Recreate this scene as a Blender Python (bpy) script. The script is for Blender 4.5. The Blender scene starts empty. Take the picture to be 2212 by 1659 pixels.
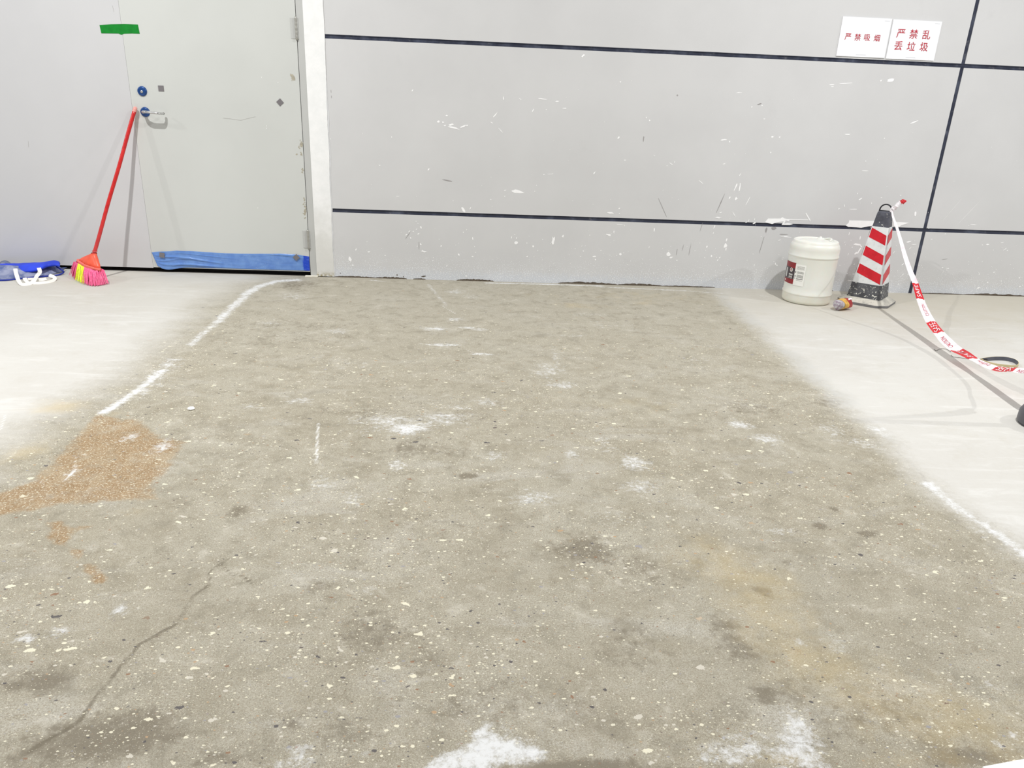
import bpy, bmesh, math, random
import numpy as np
from mathutils import Vector, Matrix, noise as mnoise

# ------------------------------------------------------------------ camera
IW, IH, FPX = 2212.0, 1659.0, 1600.0
PITCH, ROLL, YAW = 0.35809147, 0.04165642, 0.06049127
CAM = Vector((0.0, -4.7324, 1.0668))
SC = bpy.context.scene
COL = SC.collection
_cp, _sp, _cy, _sy = math.cos(PITCH), math.sin(PITCH), math.cos(YAW), math.sin(YAW)
FWD = Vector((_sy * _cp, _cy * _cp, -_sp))
_r = Vector((_cy, -_sy, 0.0))
_u = _r.cross(FWD)
RGT = _r * math.cos(ROLL) + _u * math.sin(ROLL)
UPV = -_r * math.sin(ROLL) + _u * math.cos(ROLL)
cd = bpy.data.cameras.new('camera')
cam = bpy.data.objects.new('camera', cd)
COL.objects.link(cam)
cd.sensor_fit = 'HORIZONTAL'
cd.sensor_width = 36.0
cd.lens = 36.0 * FPX / IW
cd.clip_start = 0.05
cam.matrix_world = Matrix(((RGT.x, UPV.x, -FWD.x, CAM.x), (RGT.y, UPV.y, -FWD.y, CAM.y),
                           (RGT.z, UPV.z, -FWD.z, CAM.z), (0, 0, 0, 1)))
SC.camera = cam

# ------------------------------------------------------------------ light
SC.view_settings.view_transform = 'Standard'
SC.view_settings.look = 'None'
SC.view_settings.exposure = 0.0
SC.view_settings.gamma = 1.0
SC.view_settings.use_curve_mapping = False
w = bpy.data.worlds.new('World')
SC.world = w
w.use_nodes = True
w.node_tree.nodes['Background'].inputs[0].default_value = (0.97, 0.98, 1.0, 1)
w.node_tree.nodes['Background'].inputs[1].default_value = 0.33


def lamp(x, y, z, power, size=0.10, col=(1.0, 0.995, 0.985)):
    l = bpy.data.lights.new('ceiling_lamp', 'AREA')
    l.shape = 'DISK'
    l.size = size
    l.energy = power
    l.color = col
    o = bpy.data.objects.new('ceiling_lamp', l)
    o.location = (x, y, z)
    COL.objects.link(o)
    return o


# a row of ceiling lamps 2.4 m out from the wall, and the next row behind
lamp(-2.05, -2.4, 3.75, 134)
lamp(2.20, -2.4, 3.70, 102)
lamp(6.40, -2.4, 3.75, 135)
lamp(-6.2, -2.4, 3.75, 80)


# ------------------------------------------------------------------ helpers
def px_ray(px, py):
    return FWD + RGT * ((px - IW / 2) / FPX) - UPV * ((py - IH / 2) / FPX)


def W(px, py, y=0.0):
    d = px_ray(px, py)
    return CAM + d * ((y - CAM.y) / d.y)


def F(px, py, z=0.0):
    d = px_ray(px, py)
    return CAM + d * ((z - CAM.z) / d.z)


def tag(o, label=None, cat=None, group=None, kind=None):
    if label: o['label'] = label
    if cat: o['category'] = cat
    if group: o['group'] = group
    if kind: o['kind'] = kind
    return o


def empty(name, loc, label=None, cat=None, group=None, kind=None):
    o = bpy.data.objects.new(name, None)
    o.empty_display_size = 0.05
    o.location = loc
    COL.objects.link(o)
    return tag(o, label, cat, group, kind)


def build(name, bm, mats, parent=None, smooth=False, bevel=0.0):
    """links a bmesh given in world coordinates as one object; children keep world placement"""
    bmesh.ops.recalc_face_normals(bm, faces=bm.faces)
    me = bpy.data.meshes.new(name)
    off = Vector((0, 0, 0))
    if parent is not None:
        off = Vector(parent['_w']) if '_w' in parent else Vector(parent.location)
    else:
        # origin at the base centre
        xs = [v.co.x for v in bm.verts]; ys = [v.co.y for v in bm.verts]; zs = [v.co.z for v in bm.verts]
        off = Vector(((min(xs) + max(xs)) / 2, (min(ys) + max(ys)) / 2, min(zs)))
    bmesh.ops.translate(bm, verts=bm.verts, vec=-off)
    if smooth:
        for f in bm.faces: f.smooth = True
    bm.to_mesh(me)
    bm.free()
    if not isinstance(mats, (list, tuple)): mats = [mats]
    for m in mats: me.materials.append(m)
    o = bpy.data.objects.new(name, me)
    COL.objects.link(o)
    if parent is not None:
        o.parent = parent
        WOFF[o.name] = off
    else:
        o.location = off
        WOFF[o.name] = off
    if smooth == 'auto':
        pass
    if bevel:
        b = o.modifiers.new('bevel', 'BEVEL')
        b.width = bevel; b.segments = 2; b.limit_method = 'ANGLE'; b.angle_limit = 0.6
    return o


WOFF = {}


def sub(name, bm, mats, part, **k):
    """a sub-part: child of a part whose local frame equals its thing's frame"""
    bmesh.ops.recalc_face_normals(bm, faces=bm.faces)
    off = WOFF[part.name]
    bmesh.ops.translate(bm, verts=bm.verts, vec=-off)
    if k.get('smooth'):
        for f in bm.faces: f.smooth = True
    me = bpy.data.meshes.new(name)
    bm.to_mesh(me); bm.free()
    if not isinstance(mats, (list, tuple)): mats = [mats]
    for m in mats: me.materials.append(m)
    o = bpy.data.objects.new(name, me)
    COL.objects.link(o)
    o.parent = part
    WOFF[o.name] = off
    return o


def box(bm, x0, x1, y0, y1, z0, z1, mi=0):
    v = [bm.verts.new((x, y, z)) for z in (z0, z1) for y in (y0, y1) for x in (x0, x1)]
    for idx in ((0, 2, 3, 1), (4, 5, 7, 6), (0, 1, 5, 4), (2, 6, 7, 3), (0, 4, 6, 2), (1, 3, 7, 5)):
        f = bm.faces.new([v[i] for i in idx]); f.material_index = mi


def prism(bm, pts, ext, mi=0, side=None):
    """pts: list of Vector of a planar outline; ext: extrusion vector"""
    a = [bm.verts.new(p) for p in pts]
    b = [bm.verts.new(Vector(p) + Vector(ext)) for p in pts]
    n = len(a)
    fs = [bm.faces.new(a), bm.faces.new(b[::-1])]
    for f in fs: f.material_index = mi
    for i in range(n):
        f = bm.faces.new((a[i], b[i], b[(i + 1) % n], a[(i + 1) % n]))
        f.material_index = mi if side is None else side


def tube(bm, pts, rad, seg=10, mi=0, cap=True):
    pts = [Vector(p) for p in pts]
    if not isinstance(rad, (list, tuple)): rad = [rad] * len(pts)
    rings = []
    prev = None
    for i, p in enumerate(pts):
        t = (pts[min(i + 1, len(pts) - 1)] - pts[max(i - 1, 0)]).normalized()
        if prev is None:
            a = t.orthogonal().normalized()
        else:
            a = (prev - t * prev.dot(t)).normalized()
        prev = a
        b = t.cross(a)
        rings.append([bm.verts.new(p + (a * math.cos(k * 2 * math.pi / seg) + b * math.sin(k * 2 * math.pi / seg)) * rad[i])
                      for k in range(seg)])
    for r0, r1 in zip(rings, rings[1:]):
        for k in range(seg):
            f = bm.faces.new((r0[k], r0[(k + 1) % seg], r1[(k + 1) % seg], r1[k])); f.material_index = mi
    if cap:
        for r in (rings[0], rings[-1]):
            f = bm.faces.new(r); f.material_index = mi
    return rings


def lathe(bm, prof, c, seg=48, axis=Vector((0, 0, 1)), mi=0, a0=0.0):
    """prof: (radius, height) list"""
    axis = axis.normalized()
    a = axis.orthogonal().normalized() if abs(axis.z) < 0.99 else Vector((1, 0, 0))
    b = axis.cross(a)
    c = Vector(c)
    rings = []
    for r, h in prof:
        if r < 1e-6:
            rings.append([bm.verts.new(c + axis * h)])
        else:
            rings.append([bm.verts.new(c + axis * h + (a * math.cos(a0 + k * 2 * math.pi / seg) + b * math.sin(a0 + k * 2 * math.pi / seg)) * r)
                          for k in range(seg)])
    for r0, r1 in zip(rings, rings[1:]):
        for k in range(seg):
            k2 = (k + 1) % seg
            if len(r0) == 1 and len(r1) == 1: continue
            if len(r0) == 1: f = bm.faces.new((r0[0], r1[k2], r1[k]))
            elif len(r1) == 1: f = bm.faces.new((r0[k], r0[k2], r1[0]))
            else: f = bm.faces.new((r0[k], r0[k2], r1[k2], r1[k]))
            f.material_index = mi


def smooth_pts(pts, n=8):
    """Catmull-Rom through Vectors"""
    P = [Vector(p) for p in pts]
    P = [P[0] * 2 - P[1]] + P + [P[-1] * 2 - P[-2]]
    out = []
    for i in range(1, len(P) - 2):
        for k in range(n):
            t = k / n
            a, b, c, d = P[i - 1:i + 3]
            out.append(0.5 * ((2 * b) + (c - a) * t + (2 * a - 5 * b + 4 * c - d) * t * t + (3 * b - a - 3 * c + d) * t ** 3))
    out.append(P[-2])
    return out


def ribbon(bm, pts, across, width, mi=0, thick=0.0):
    """strip along pts; across: list of unit vectors; width list"""
    A = [bm.verts.new(p - a * w / 2) for p, a, w in zip(pts, across, width)]
    B = [bm.verts.new(p + a * w / 2) for p, a, w in zip(pts, across, width)]
    for i in range(len(pts) - 1):
        f = bm.faces.new((A[i], A[i + 1], B[i + 1], B[i])); f.material_index = mi


def text_mesh(s, size, bold=0.0):
    cu = bpy.data.curves.new('lettering', 'FONT')
    cu.body = s
    cu.size = size
    cu.offset = bold
    cu.align_x = 'CENTER'
    cu.align_y = 'CENTER'
    cu.resolution_u = 3
    o = bpy.data.objects.new('lettering', cu)
    COL.objects.link(o)
    bpy.context.view_layer.update()
    me = bpy.data.meshes.new_from_object(o.evaluated_get(bpy.context.evaluated_depsgraph_get()))
    bpy.data.objects.remove(o)
    bpy.data.curves.remove(cu)
    vs = [(v.co.x, v.co.y) for v in me.vertices]
    fs = [tuple(p.vertices) for p in me.polygons]
    bpy.data.meshes.remove(me)
    # centre by bounds
    if vs:
        cx = (min(v[0] for v in vs) + max(v[0] for v in vs)) / 2
        cy = (min(v[1] for v in vs) + max(v[1] for v in vs)) / 2
        vs = [(x - cx, y - cy) for x, y in vs]
    return vs, fs


def add_mapped(bm, vf, fn, mi=0):
    vs, fs = vf
    V = [bm.verts.new(fn(x, y)) for x, y in vs]
    for f in fs:
        try:
            g = bm.faces.new([V[i] for i in f]); g.material_index = mi
        except ValueError:
            pass


# ------------------------------------------------------------------ node helper
class NT:
    def __init__(self, name):
        self.m = bpy.data.materials.new(name)
        self.m.use_nodes = True
        self.t = self.m.node_tree
        self.t.nodes.clear()
        self.out = self.t.nodes.new('ShaderNodeOutputMaterial')
        self.b = self.t.nodes.new('ShaderNodeBsdfPrincipled')
        self.t.links.new(self.b.outputs[0], self.out.inputs[0])
        self._co = None

    def put(self, node, i, v):
        s = node.inputs[i]
        if hasattr(v, 'links') or isinstance(v, bpy.types.NodeSocket):
            self.t.links.new(v, s)
        elif v is not None:
            if isinstance(v, (tuple, list)) and len(v) == 3 and s.type == 'RGBA': v = (*v, 1)
            s.default_value = v

    def obj(self):
        if self._co is None:
            g = self.t.nodes.new('ShaderNodeNewGeometry')
            self._co = g.outputs['Position']
        return self._co

    def attr(self, n):
        a = self.t.nodes.new('ShaderNodeAttribute'); a.attribute_name = n
        return a.outputs['Fac']

    def math(self, op, a, b=None, c=None, clamp=False):
        n = self.t.nodes.new('ShaderNodeMath'); n.operation = op; n.use_clamp = clamp
        self.put(n, 0, a); self.put(n, 1, b)
        if c is not None: self.put(n, 2, c)
        return n.outputs[0]

    def mul(self, a, b): return self.math('MULTIPLY', a, b)
    def add(self, a, b): return self.math('ADD', a, b)
    def sub(self, a, b): return self.math('SUBTRACT', a, b)
    def inv(self, a): return self.math('SUBTRACT', 1.0, a)

    def step(self, v, a, b, lo=0.0, hi=1.0):
        n = self.t.nodes.new('ShaderNodeMapRange'); n.interpolation_type = 'SMOOTHSTEP'
        self.put(n, 0, v); self.put(n, 1, a); self.put(n, 2, b); self.put(n, 3, lo); self.put(n, 4, hi)
        return n.outputs[0]

    def vscale(self, v, s):
        n = self.t.nodes.new('ShaderNodeVectorMath'); n.operation = 'MULTIPLY'
        self.put(n, 0, v); n.inputs[1].default_value = s
        return n.outputs[0]

    def vadd(self, a, b):
        n = self.t.nodes.new('ShaderNodeVectorMath'); n.operation = 'ADD'
        self.put(n, 0, a); self.put(n, 1, b)
        return n.outputs[0]

    def noise(self, scale, detail=3.0, rough=0.5, vec=None, color=False, dist=0.0, dims='3D'):
        n = self.t.nodes.new('ShaderNodeTexNoise'); n.noise_dimensions = dims
        self.t.links.new(vec if vec is not None else self.obj(), n.inputs['Vector'])
        n.inputs['Scale'].default_value = scale
        n.inputs['Detail'].default_value = detail
        n.inputs['Roughness'].default_value = rough
        n.inputs['Distortion'].default_value = dist
        return n.outputs['Color' if color else 'Fac']

    def voro(self, scale, vec=None, dims='2D', feature='F1'):
        n = self.t.nodes.new('ShaderNodeTexVoronoi'); n.voronoi_dimensions = dims; n.feature = feature
        self.t.links.new(vec if vec is not None else self.obj(), n.inputs['Vector'])
        n.inputs['Scale'].default_value = scale
        return n

    def sep(self, c):
        n = self.t.nodes.new('ShaderNodeSeparateColor'); self.put(n, 0, c)
        return n.outputs

    def xyz(self, v=None):
        n = self.t.nodes.new('ShaderNodeSeparateXYZ'); self.put(n, 0, v if v is not None else self.obj())
        return n.outputs

    def mix(self, f, a, b, mode='MIX'):
        n = self.t.nodes.new('ShaderNodeMix'); n.data_type = 'RGBA'; n.blend_type = mode
        n.clamp_factor = True
        self.put(n, 0, f)
        for i, v in ((6, a), (7, b)):
            if isinstance(v, (tuple, list)) and len(v) == 3: v = (*v, 1)
            self.put(n, i, v)
        return n.outputs[2]

    def bump(self, h, strength=0.3, dist=0.01):
        n = self.t.nodes.new('ShaderNodeBump')
        n.inputs['Strength'].default_value = strength
        n.inputs['Distance'].default_value = dist
        self.put(n, 'Height', h)
        self.t.links.new(n.outputs[0], self.b.inputs['Normal'])

    def fin(self, col=None, rough=None, metal=None, **k):
        if col is not None: self.put(self.b, 'Base Color', col)
        if rough is not None: self.put(self.b, 'Roughness', rough)
        if metal is not None: self.put(self.b, 'Metallic', metal)
        for a, v in k.items(): self.put(self.b, a.replace('_', ' '), v)
        return self.m


def srgb(r, g, b):
    f = lambda c: (c / 255 / 12.92) if c <= 10.31 else ((c / 255 + 0.055) / 1.055) ** 2.4
    return (f(r), f(g), f(b))


def simple(name, col, rough=0.6, var=0.08, scale=40, metal=0.0, dust=0.0, dustcol=(0.6, 0.58, 0.55), bump=0.0, **k):
    n = NT(name)
    f = n.noise(scale, 4)
    c = n.mix(n.step(f, 0.3, 0.7), tuple(x * (1 - var) for x in col), tuple(min(1, x * (1 + var)) for x in col))
    if dust:
        d = n.noise(scale * 2.3, 5, 0.65)
        c = n.mix(n.step(d, 0.52, 0.72, 0, dust), c, dustcol)
    if bump: n.bump(f, bump, 0.003)
    return n.fin(c, rough, metal, **k)


# ------------------------------------------------------------------ FLOOR
def seg_dist(X, Y, pts):
    d = np.full(X.shape, 1e9)
    for (ax, ay), (bx, by) in zip(pts, pts[1:]):
        dx, dy = bx - ax, by - ay
        L = dx * dx + dy * dy + 1e-12
        t = np.clip(((X - ax) * dx + (Y - ay) * dy) / L, 0, 1)
        d = np.minimum(d, np.hypot(X - ax - t * dx, Y - ay - t * dy))
    return d


def inside(X, Y, pts):
    c = np.zeros(X.shape, bool)
    n = len(pts)
    for i in range(n):
        x0, y0 = pts[i]; x1, y1 = pts[(i + 1) % n]
        m = (y0 > Y) != (y1 > Y)
        if y1 == y0: continue
        c ^= m & (X < (x1 - x0) * (Y - y0) / (y1 - y0) + x0)
    return c


def fp(*pl): return [tuple(F(x, y).xy) for x, y in pl]


def sdist(X, Y, poly):
    d = seg_dist(X, Y, poly + [poly[0]])
    return np.where(inside(X, Y, poly), d, -d)


def make_floor():
    xs = np.concatenate([np.linspace(-7, -3.1, 20)[:-1], np.arange(-3.1, 4.1, 0.010), np.linspace(4.1, 9, 24)])
    ys = np.concatenate([np.linspace(-8, -4.6, 14)[:-1], np.arange(-4.6, -4.0, 0.05), np.arange(-4.0, 0.0, 0.010), [0.0, 0.03, 0.12]])
    X, Y = np.meshgrid(xs, ys)
    nx, ny = len(xs), len(ys)
    X = X.ravel(); Y = Y.ravel()
    # gentle unevenness of the slab, flat towards the wall
    me = bpy.data.meshes.new('floor')
    me.vertices.add(nx * ny)
    co = np.zeros((nx * ny, 3), np.float32)
    co[:, 0] = X; co[:, 1] = Y
    me.vertices.foreach_set('co', co.ravel())
    i = np.arange((nx - 1) * (ny - 1))
    r, c = i // (nx - 1), i % (nx - 1)
    a = r * nx + c
    q = np.stack([a, a + 1, a + nx + 1, a + nx], 1).astype(np.int32)
    me.loops.add(q.size); me.polygons.add(len(q))
    me.loops.foreach_set('vertex_index', q.ravel())
    me.polygons.foreach_set('loop_start', (i * 4).astype(np.int32))
    me.update(calc_edges=True)
    me.validate()

    def att(name, v):
        at = me.attributes.new(name, 'FLOAT', 'POINT')
        at.data.foreach_set('value', np.asarray(v, np.float32))

    # ---- the exposed, darker slab: outline on the ground
    left = fp((700, 600), (620, 606), (560, 622), (500, 660), (455, 705), (405, 752), (362, 792), (290, 848), (225, 892), (150, 935), (70, 990), (0, 1040))
    right = fp((2212, 1205), (2150, 1165), (2080, 1115), (2010, 1068), (1950, 1010), (1890, 950), (1820, 890), (1750, 825), (1690, 765), (1620, 705), (1575, 662), (1540, 634), (1515, 622))
    p0 = left[-1]; p1 = right[0]
    poly = left + [(p0[0] - 0.5, p0[1] - 0.35), (-3.2, -7.9), (3.0, -7.9), (p1[0] + 0.25, p1[1] - 0.55)] + right + [(right[-1][0], 0.3), (left[0][0], 0.3)]
    att('edge', -sdist(X, Y, poly))          # positive on the pale slab

    def line(pl, wd):
        return np.exp(-(seg_dist(X, Y, fp(*pl)) / wd) ** 2)

    def blob(px, py, rx, ry):
        """soft oval mark; rx, ry the half sizes it shows in the photograph"""
        c = F(px, py)
        ax = (F(px + rx, py) - c).length
        ay = (F(px, py + ry) - F(px, py - ry)).length / 2
        return np.exp(-(((X - c.x) / ax) ** 2 + ((Y - c.y) / ay) ** 2))

    def poly_soft(pl, soft):
        return 1 / (1 + np.exp(-sdist(X, Y, fp(*pl)) / soft))

    # ---- white powder and lime marks
    pw = np.zeros_like(X)
    def up(v, k=1.0):
        nonlocal pw
        pw = np.maximum(pw, v * k)
    up(line([(640, 605), (600, 607), (560, 618), (530, 636)], 0.045), 0.92)
    up(line([(530, 640), (505, 660), (470, 695)], 0.038), 0.85)
    up(line([(470, 695), (437, 722), (412, 745)], 0.030), 0.72)
    up(line([(374, 778), (350, 800), (330, 815)], 0.050), 0.62)
    up(line([(352, 800), (322, 825), (290, 848), (255, 872), (222, 892)], 0.026), 0.92)
    up(line([(374, 782), (340, 822), (300, 850)], 0.07), 0.50)
    for b in ((880, 925, 55, 16, .95), (840, 915, 120, 26, .6), (960, 905, 80, 20, .5), (1600, 918, 34, 12, .75), (1665, 948, 55, 14, .65),
              (1372, 1000, 42, 20, .75), (1385, 1050, 50, 22, .5), (1150, 1075, 60, 22, .5), (640, 640, 60, 10, .4), (725, 715, 40, 7, .6), (940, 710, 30, 5, .8),
              (1010, 708, 24, 4, .8), (985, 690, 30, 5, .7), (1035, 712, 28, 4, .7), (960, 745, 50, 4, .7), (1040, 765, 40, 4, .7), (985, 630, 26, 8, .5),
              (1020, 640, 30, 10, .35), (1180, 800, 55, 22, .45), (1210, 830, 50, 12, .5), (650, 865, 50, 12, .45), (545, 880, 50, 10, .35), (855, 1005, 26, 14, .65),
              (680, 985, 12, 10, .6), (700, 1045, 50, 25, .4), (760, 1080, 40, 24, .4), (1060, 870, 45, 12, .45), (1000, 880, 55, 10, .35), (1065, 985, 40, 14, .4),
              (1235, 980, 22, 16, .5), (1310, 960, 30, 26, .4), (260, 1320, 34, 16, .55), (60, 1378, 26, 10, .8), (130, 1365, 45, 16, .45), (800, 1275, 18, 14, .6), (350, 965, 30, 22, .6),
              (280, 945, 22, 12, .7), (160, 1020, 20, 12, .5), (760, 790, 80, 14, .25), (580, 700, 60, 12, .3), (1320, 700, 90, 12, .25), (1500, 780, 60, 16, .25),
              (1700, 1150, 60, 14, .4), (1730, 1390, 26, 12, .7), (1800, 1390, 60, 30, .3), (1900, 930, 26, 18, .7), (1870, 960, 40, 18, .6), (1800, 930, 60, 25, .35), (540, 1150, 60, 26, .2),
              (1330, 1120, 70, 26, .3), (1650, 640, 30, 6, .4), (1200, 770, 14, 40, .35), (2140, 1480, 30, 14, .4), (2155, 1608, 22, 10, .8), (2190, 1590, 18, 14, .6), (1240, 725, 60, 6, .3), (1270, 680, 50, 6, .35)):
        up(blob(*b[:4]), b[4] + (.13 if b[4] < .6 else 0))
    up(line([(2005, 1045), (2040, 1075), (2090, 1112), (2140, 1142), (2212, 1196)], 0.028), 0.8)
    up(line([(2090, 1130), (2212, 1210)], 0.06), 0.4)
    up(line([(1050, 611), (1180, 614), (1300, 618)], 0.02), 0.9)
    up(line([(1300, 620), (1480, 628), (1560, 634)], 0.02), 0.7)
    up(line([(800, 605), (830, 608)], 0.015), 0.7)
    up(line([(925, 615), (965, 660)], 0.02), 0.6)
    up(poly_soft([(915, 1672), (930, 1640), (970, 1622), (1010, 1608), (1025, 1580), (1050, 1560), (1085, 1590), (1130, 1600), (1175, 1618), (1180, 1636), (1100, 1650), (1040, 1672)], 0.008), 1.0)
    up(poly_soft([(1040, 1560), (1100, 1550), (1150, 1580), (1180, 1620), (1080, 1610)], 0.02), 0.5)
    up(poly_soft([(560, 1672), (600, 1640), (640, 1605), (680, 1612), (690, 1640), (660, 1672)], 0.010), 0.8)
    up(poly_soft([(765, 1632), (790, 1620), (808, 1628), (800, 1637), (770, 1640)], 0.005), 0.7)
    up(poly_soft([(1660, 1672), (1650, 1620), (1690, 1570), (1705, 1540), (1745, 1560), (1770, 1610), (1790, 1672)], 0.016), 0.95)
    up(poly_soft([(1500, 1625), (1560, 1595), (1640, 1575), (1670, 1600), (1660, 1640), (1600, 1664), (1520, 1650)], 0.02), 0.85)
    up(poly_soft([(1350, 1590), (1480, 1620), (1470, 1650), (1340, 1640)], 0.02), 0.35)
    att('powder', pw)
    # ---- thin scratches
    sc = np.zeros_like(X)
    for pl, wd, k in (([(688, 915), (686, 935), (685, 960), (684, 1000)], .009, .75), ([(905, 742), (970, 750)], .005, .8), ([(1010, 757), (1050, 770)], .005, .7), ([(955, 660), (985, 678)], .006, .8),
                  ([(1010, 750), (990, 790)], .004, .5), ([(1000, 878), (1028, 887)], .005, .7), ([(1155, 668), (1168, 680)], .006, .6), ([(1385, 807), (1420, 808)], .004, .6),
                  ([(170, 1005), (140, 1040)], .007, .8), ([(165, 985), (158, 1010), (135, 1030)], .006, .6), ([(0, 930), (12, 895)], .008, .7), ([(100, 1060), (88, 1040)], .005, .6),
                  ([(840, 1000), (860, 996), (874, 1005), (858, 1016), (842, 1012), (850, 1003)], .004, .7), ([(880, 925), (820, 905), (760, 900)], .006, .5), ([(860, 935), (900, 915), (990, 912)], .006, .6)):
        sc = np.maximum(sc, line(pl, max(wd, .0062)) * k)
    att('scratch', sc)
    # ---- rust stain
    r1 = poly_soft([(212, 893), (262, 903), (300, 905), (345, 943), (402, 955), (382, 985), (372, 1010), (330, 1050), (348, 1080), (250, 1086), (130, 1092), (60, 1106), (-80, 1128), (-60, 1078), (0, 1064), (60, 1040), (98, 1008), (132, 975), (172, 930)], 0.010)
    r2 = poly_soft([(95, 1128), (130, 1124), (150, 1137), (204, 1135), (165, 1150), (150, 1168), (140, 1180), (112, 1175), (98, 1160), (110, 1148)], 0.006)
    r3 = poly_soft([(145, 1180), (178, 1186), (182, 1198), (166, 1212), (150, 1198)], 0.006)
    r4 = poly_soft([(175, 1215), (205, 1218), (232, 1244), (226, 1262), (205, 1262), (185, 1240)], 0.006)
    att('rust', np.maximum.reduce([r1, r2 * 1.0, r3 * 1.05, r4 * 1.1, blob(640 / 3 + 60, 1112, 12, 5) * .6, blob(535, 938, 14, 3) * .8, blob(650, 1000, 10, 3) * .4,
                                   blob(1755, 1308, 8, 4) * .8, blob(1700, 1405, 40, 12) * .45, blob(1640, 1160, 20, 6) * .4, blob(1725, 1410, 20, 12) * .5, blob(1590, 1258, 60, 10) * .25]))
    yl = np.maximum.reduce([blob(130, 878, 70, 18) * .8, blob(60, 975, 60, 30) * .6, line([(1540, 1205), (1640, 1270), (1700, 1400), (1830, 1480), (2000, 1540), (2150, 1570)], .13) * .62, blob(1600, 1225, 60, 30) * .5,
                            blob(2030, 1530, 120, 50) * .5, blob(1380, 875, 160, 20) * .35, blob(1400, 640, 180, 16) * .35, blob(1150, 640, 150, 12) * .2, blob(2000, 1640, 200, 30) * .5,
                            blob(620, 790, 160, 40) * .2, blob(1700, 1640, 120, 16) * .6, blob(1250, 660, 70, 8) * .5, blob(1390, 655, 60, 7) * .5, blob(240, 895, 40, 8) * .5, blob(320, 1100, 60, 20) * .4])
    att('yellow', yl)
    dk = np.maximum.reduce([blob(100, 1470, 70, 30) * .7, blob(250, 1590, 150, 60) * .75, blob(120, 1620, 120, 50) * .55, blob(40, 1480, 40, 20) * .6, blob(1260, 1190, 90, 40) * .55,
                            blob(1360, 1230, 120, 60) * .35, blob(1600, 1400, 50, 40) * .6, blob(1570, 1350, 40, 18) * .5, blob(1660, 1500, 60, 26) * .6, blob(1700, 1290 + 210, 100, 40) * .4,
                            blob(700, 1265, 60, 16) * .55, blob(830, 1370, 110, 60) * .4, blob(910, 1410, 60, 70) * .35, blob(1350, 1390, 90, 60) * .35, blob(515, 1105, 22, 18) * .7,
                            blob(1650, 1278, 26, 16) * .8, blob(1700, 1215, 16, 8) * .5, blob(1772, 1138, 14, 7) * .95, blob(1878, 1153, 22, 6) * .8, blob(1010, 1028, 22, 7) * .8, blob(1048, 1052, 14, 6) * .5, blob(1800, 1098, 12, 6) * .6,
                            blob(820, 895, 260, 28) * .25, blob(900, 970, 120, 24) * .4, blob(580, 720, 180, 30) * .25, blob(640, 615, 50, 14) * .45, blob(1650, 885, 100, 30) * .25,
                            blob(390, 1080, 60, 40) * .2, blob(1810, 865, 60, 20) * .45, blob(1050, 1530, 300, 60) * .25, blob(730, 1590, 90, 50) * .45, blob(650, 1560, 90, 60) * .35, blob(1900, 1560, 160, 60) * .4,
                            blob(1500, 1560, 160, 40) * .35, blob(2100, 1640, 120, 26) * .7, blob(1250, 1655, 140, 14) * .8, blob(1400, 1670, 300, 14) * .5, blob(450, 1640, 90, 25) * .5, blob(1000, 1140, 300, 60) * .15])
    att('dark', dk)
    ck = np.maximum.reduce([line([(60, 1625), (170, 1560), (235, 1470), (262, 1440), (300, 1392), (350, 1365), (385, 1345), (400, 1320), (420, 1285), (455, 1262)], .006),
                            line([(455, 1262), (452, 1235), (478, 1215), (500, 1243), (520, 1240), (545, 1262)], .006) * .8, line([(478, 1215), (500, 1205)], .005) * .6,
                            line([(385, 1345), (365, 1375), (360, 1410)], .005) * .5, line([(985, 1035), (1010, 1030)], .004) * .5,
                            line([(1515, 622), (1560, 650), (1580, 668), (1612, 690)], .010) * .5, line([(1735, 790), (1765, 812)], .008) * .5, line([(1935, 975), (1970, 1000), (1995, 1030), (2003, 1045)], .008) * .8,
                            line([(915, 1655), (1050, 1655), (1200, 1640)], .006) * .6])
    att('crack', ck)
    gb = np.maximum.reduce([line([(1555, 640), (1590, 668), (1640, 700)], .07) * .8, line([(1700, 760), (1760, 812), (1830, 870)], .075) * .8, line([(1600, 690), (1700, 770)], .03) * .5,
                            line([(1830, 870), (1920, 950)], .05) * .4])
    att('greyblue', gb)
    # how strongly the stones are exposed: more towards the camera
    att('stones', np.clip((-Y - 0.4) / 1.5, 0.12, 1.0))
    o = bpy.data.objects.new('floor', me)
    COL.objects.link(o)
    tag(o, kind='structure')
    return o


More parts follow.
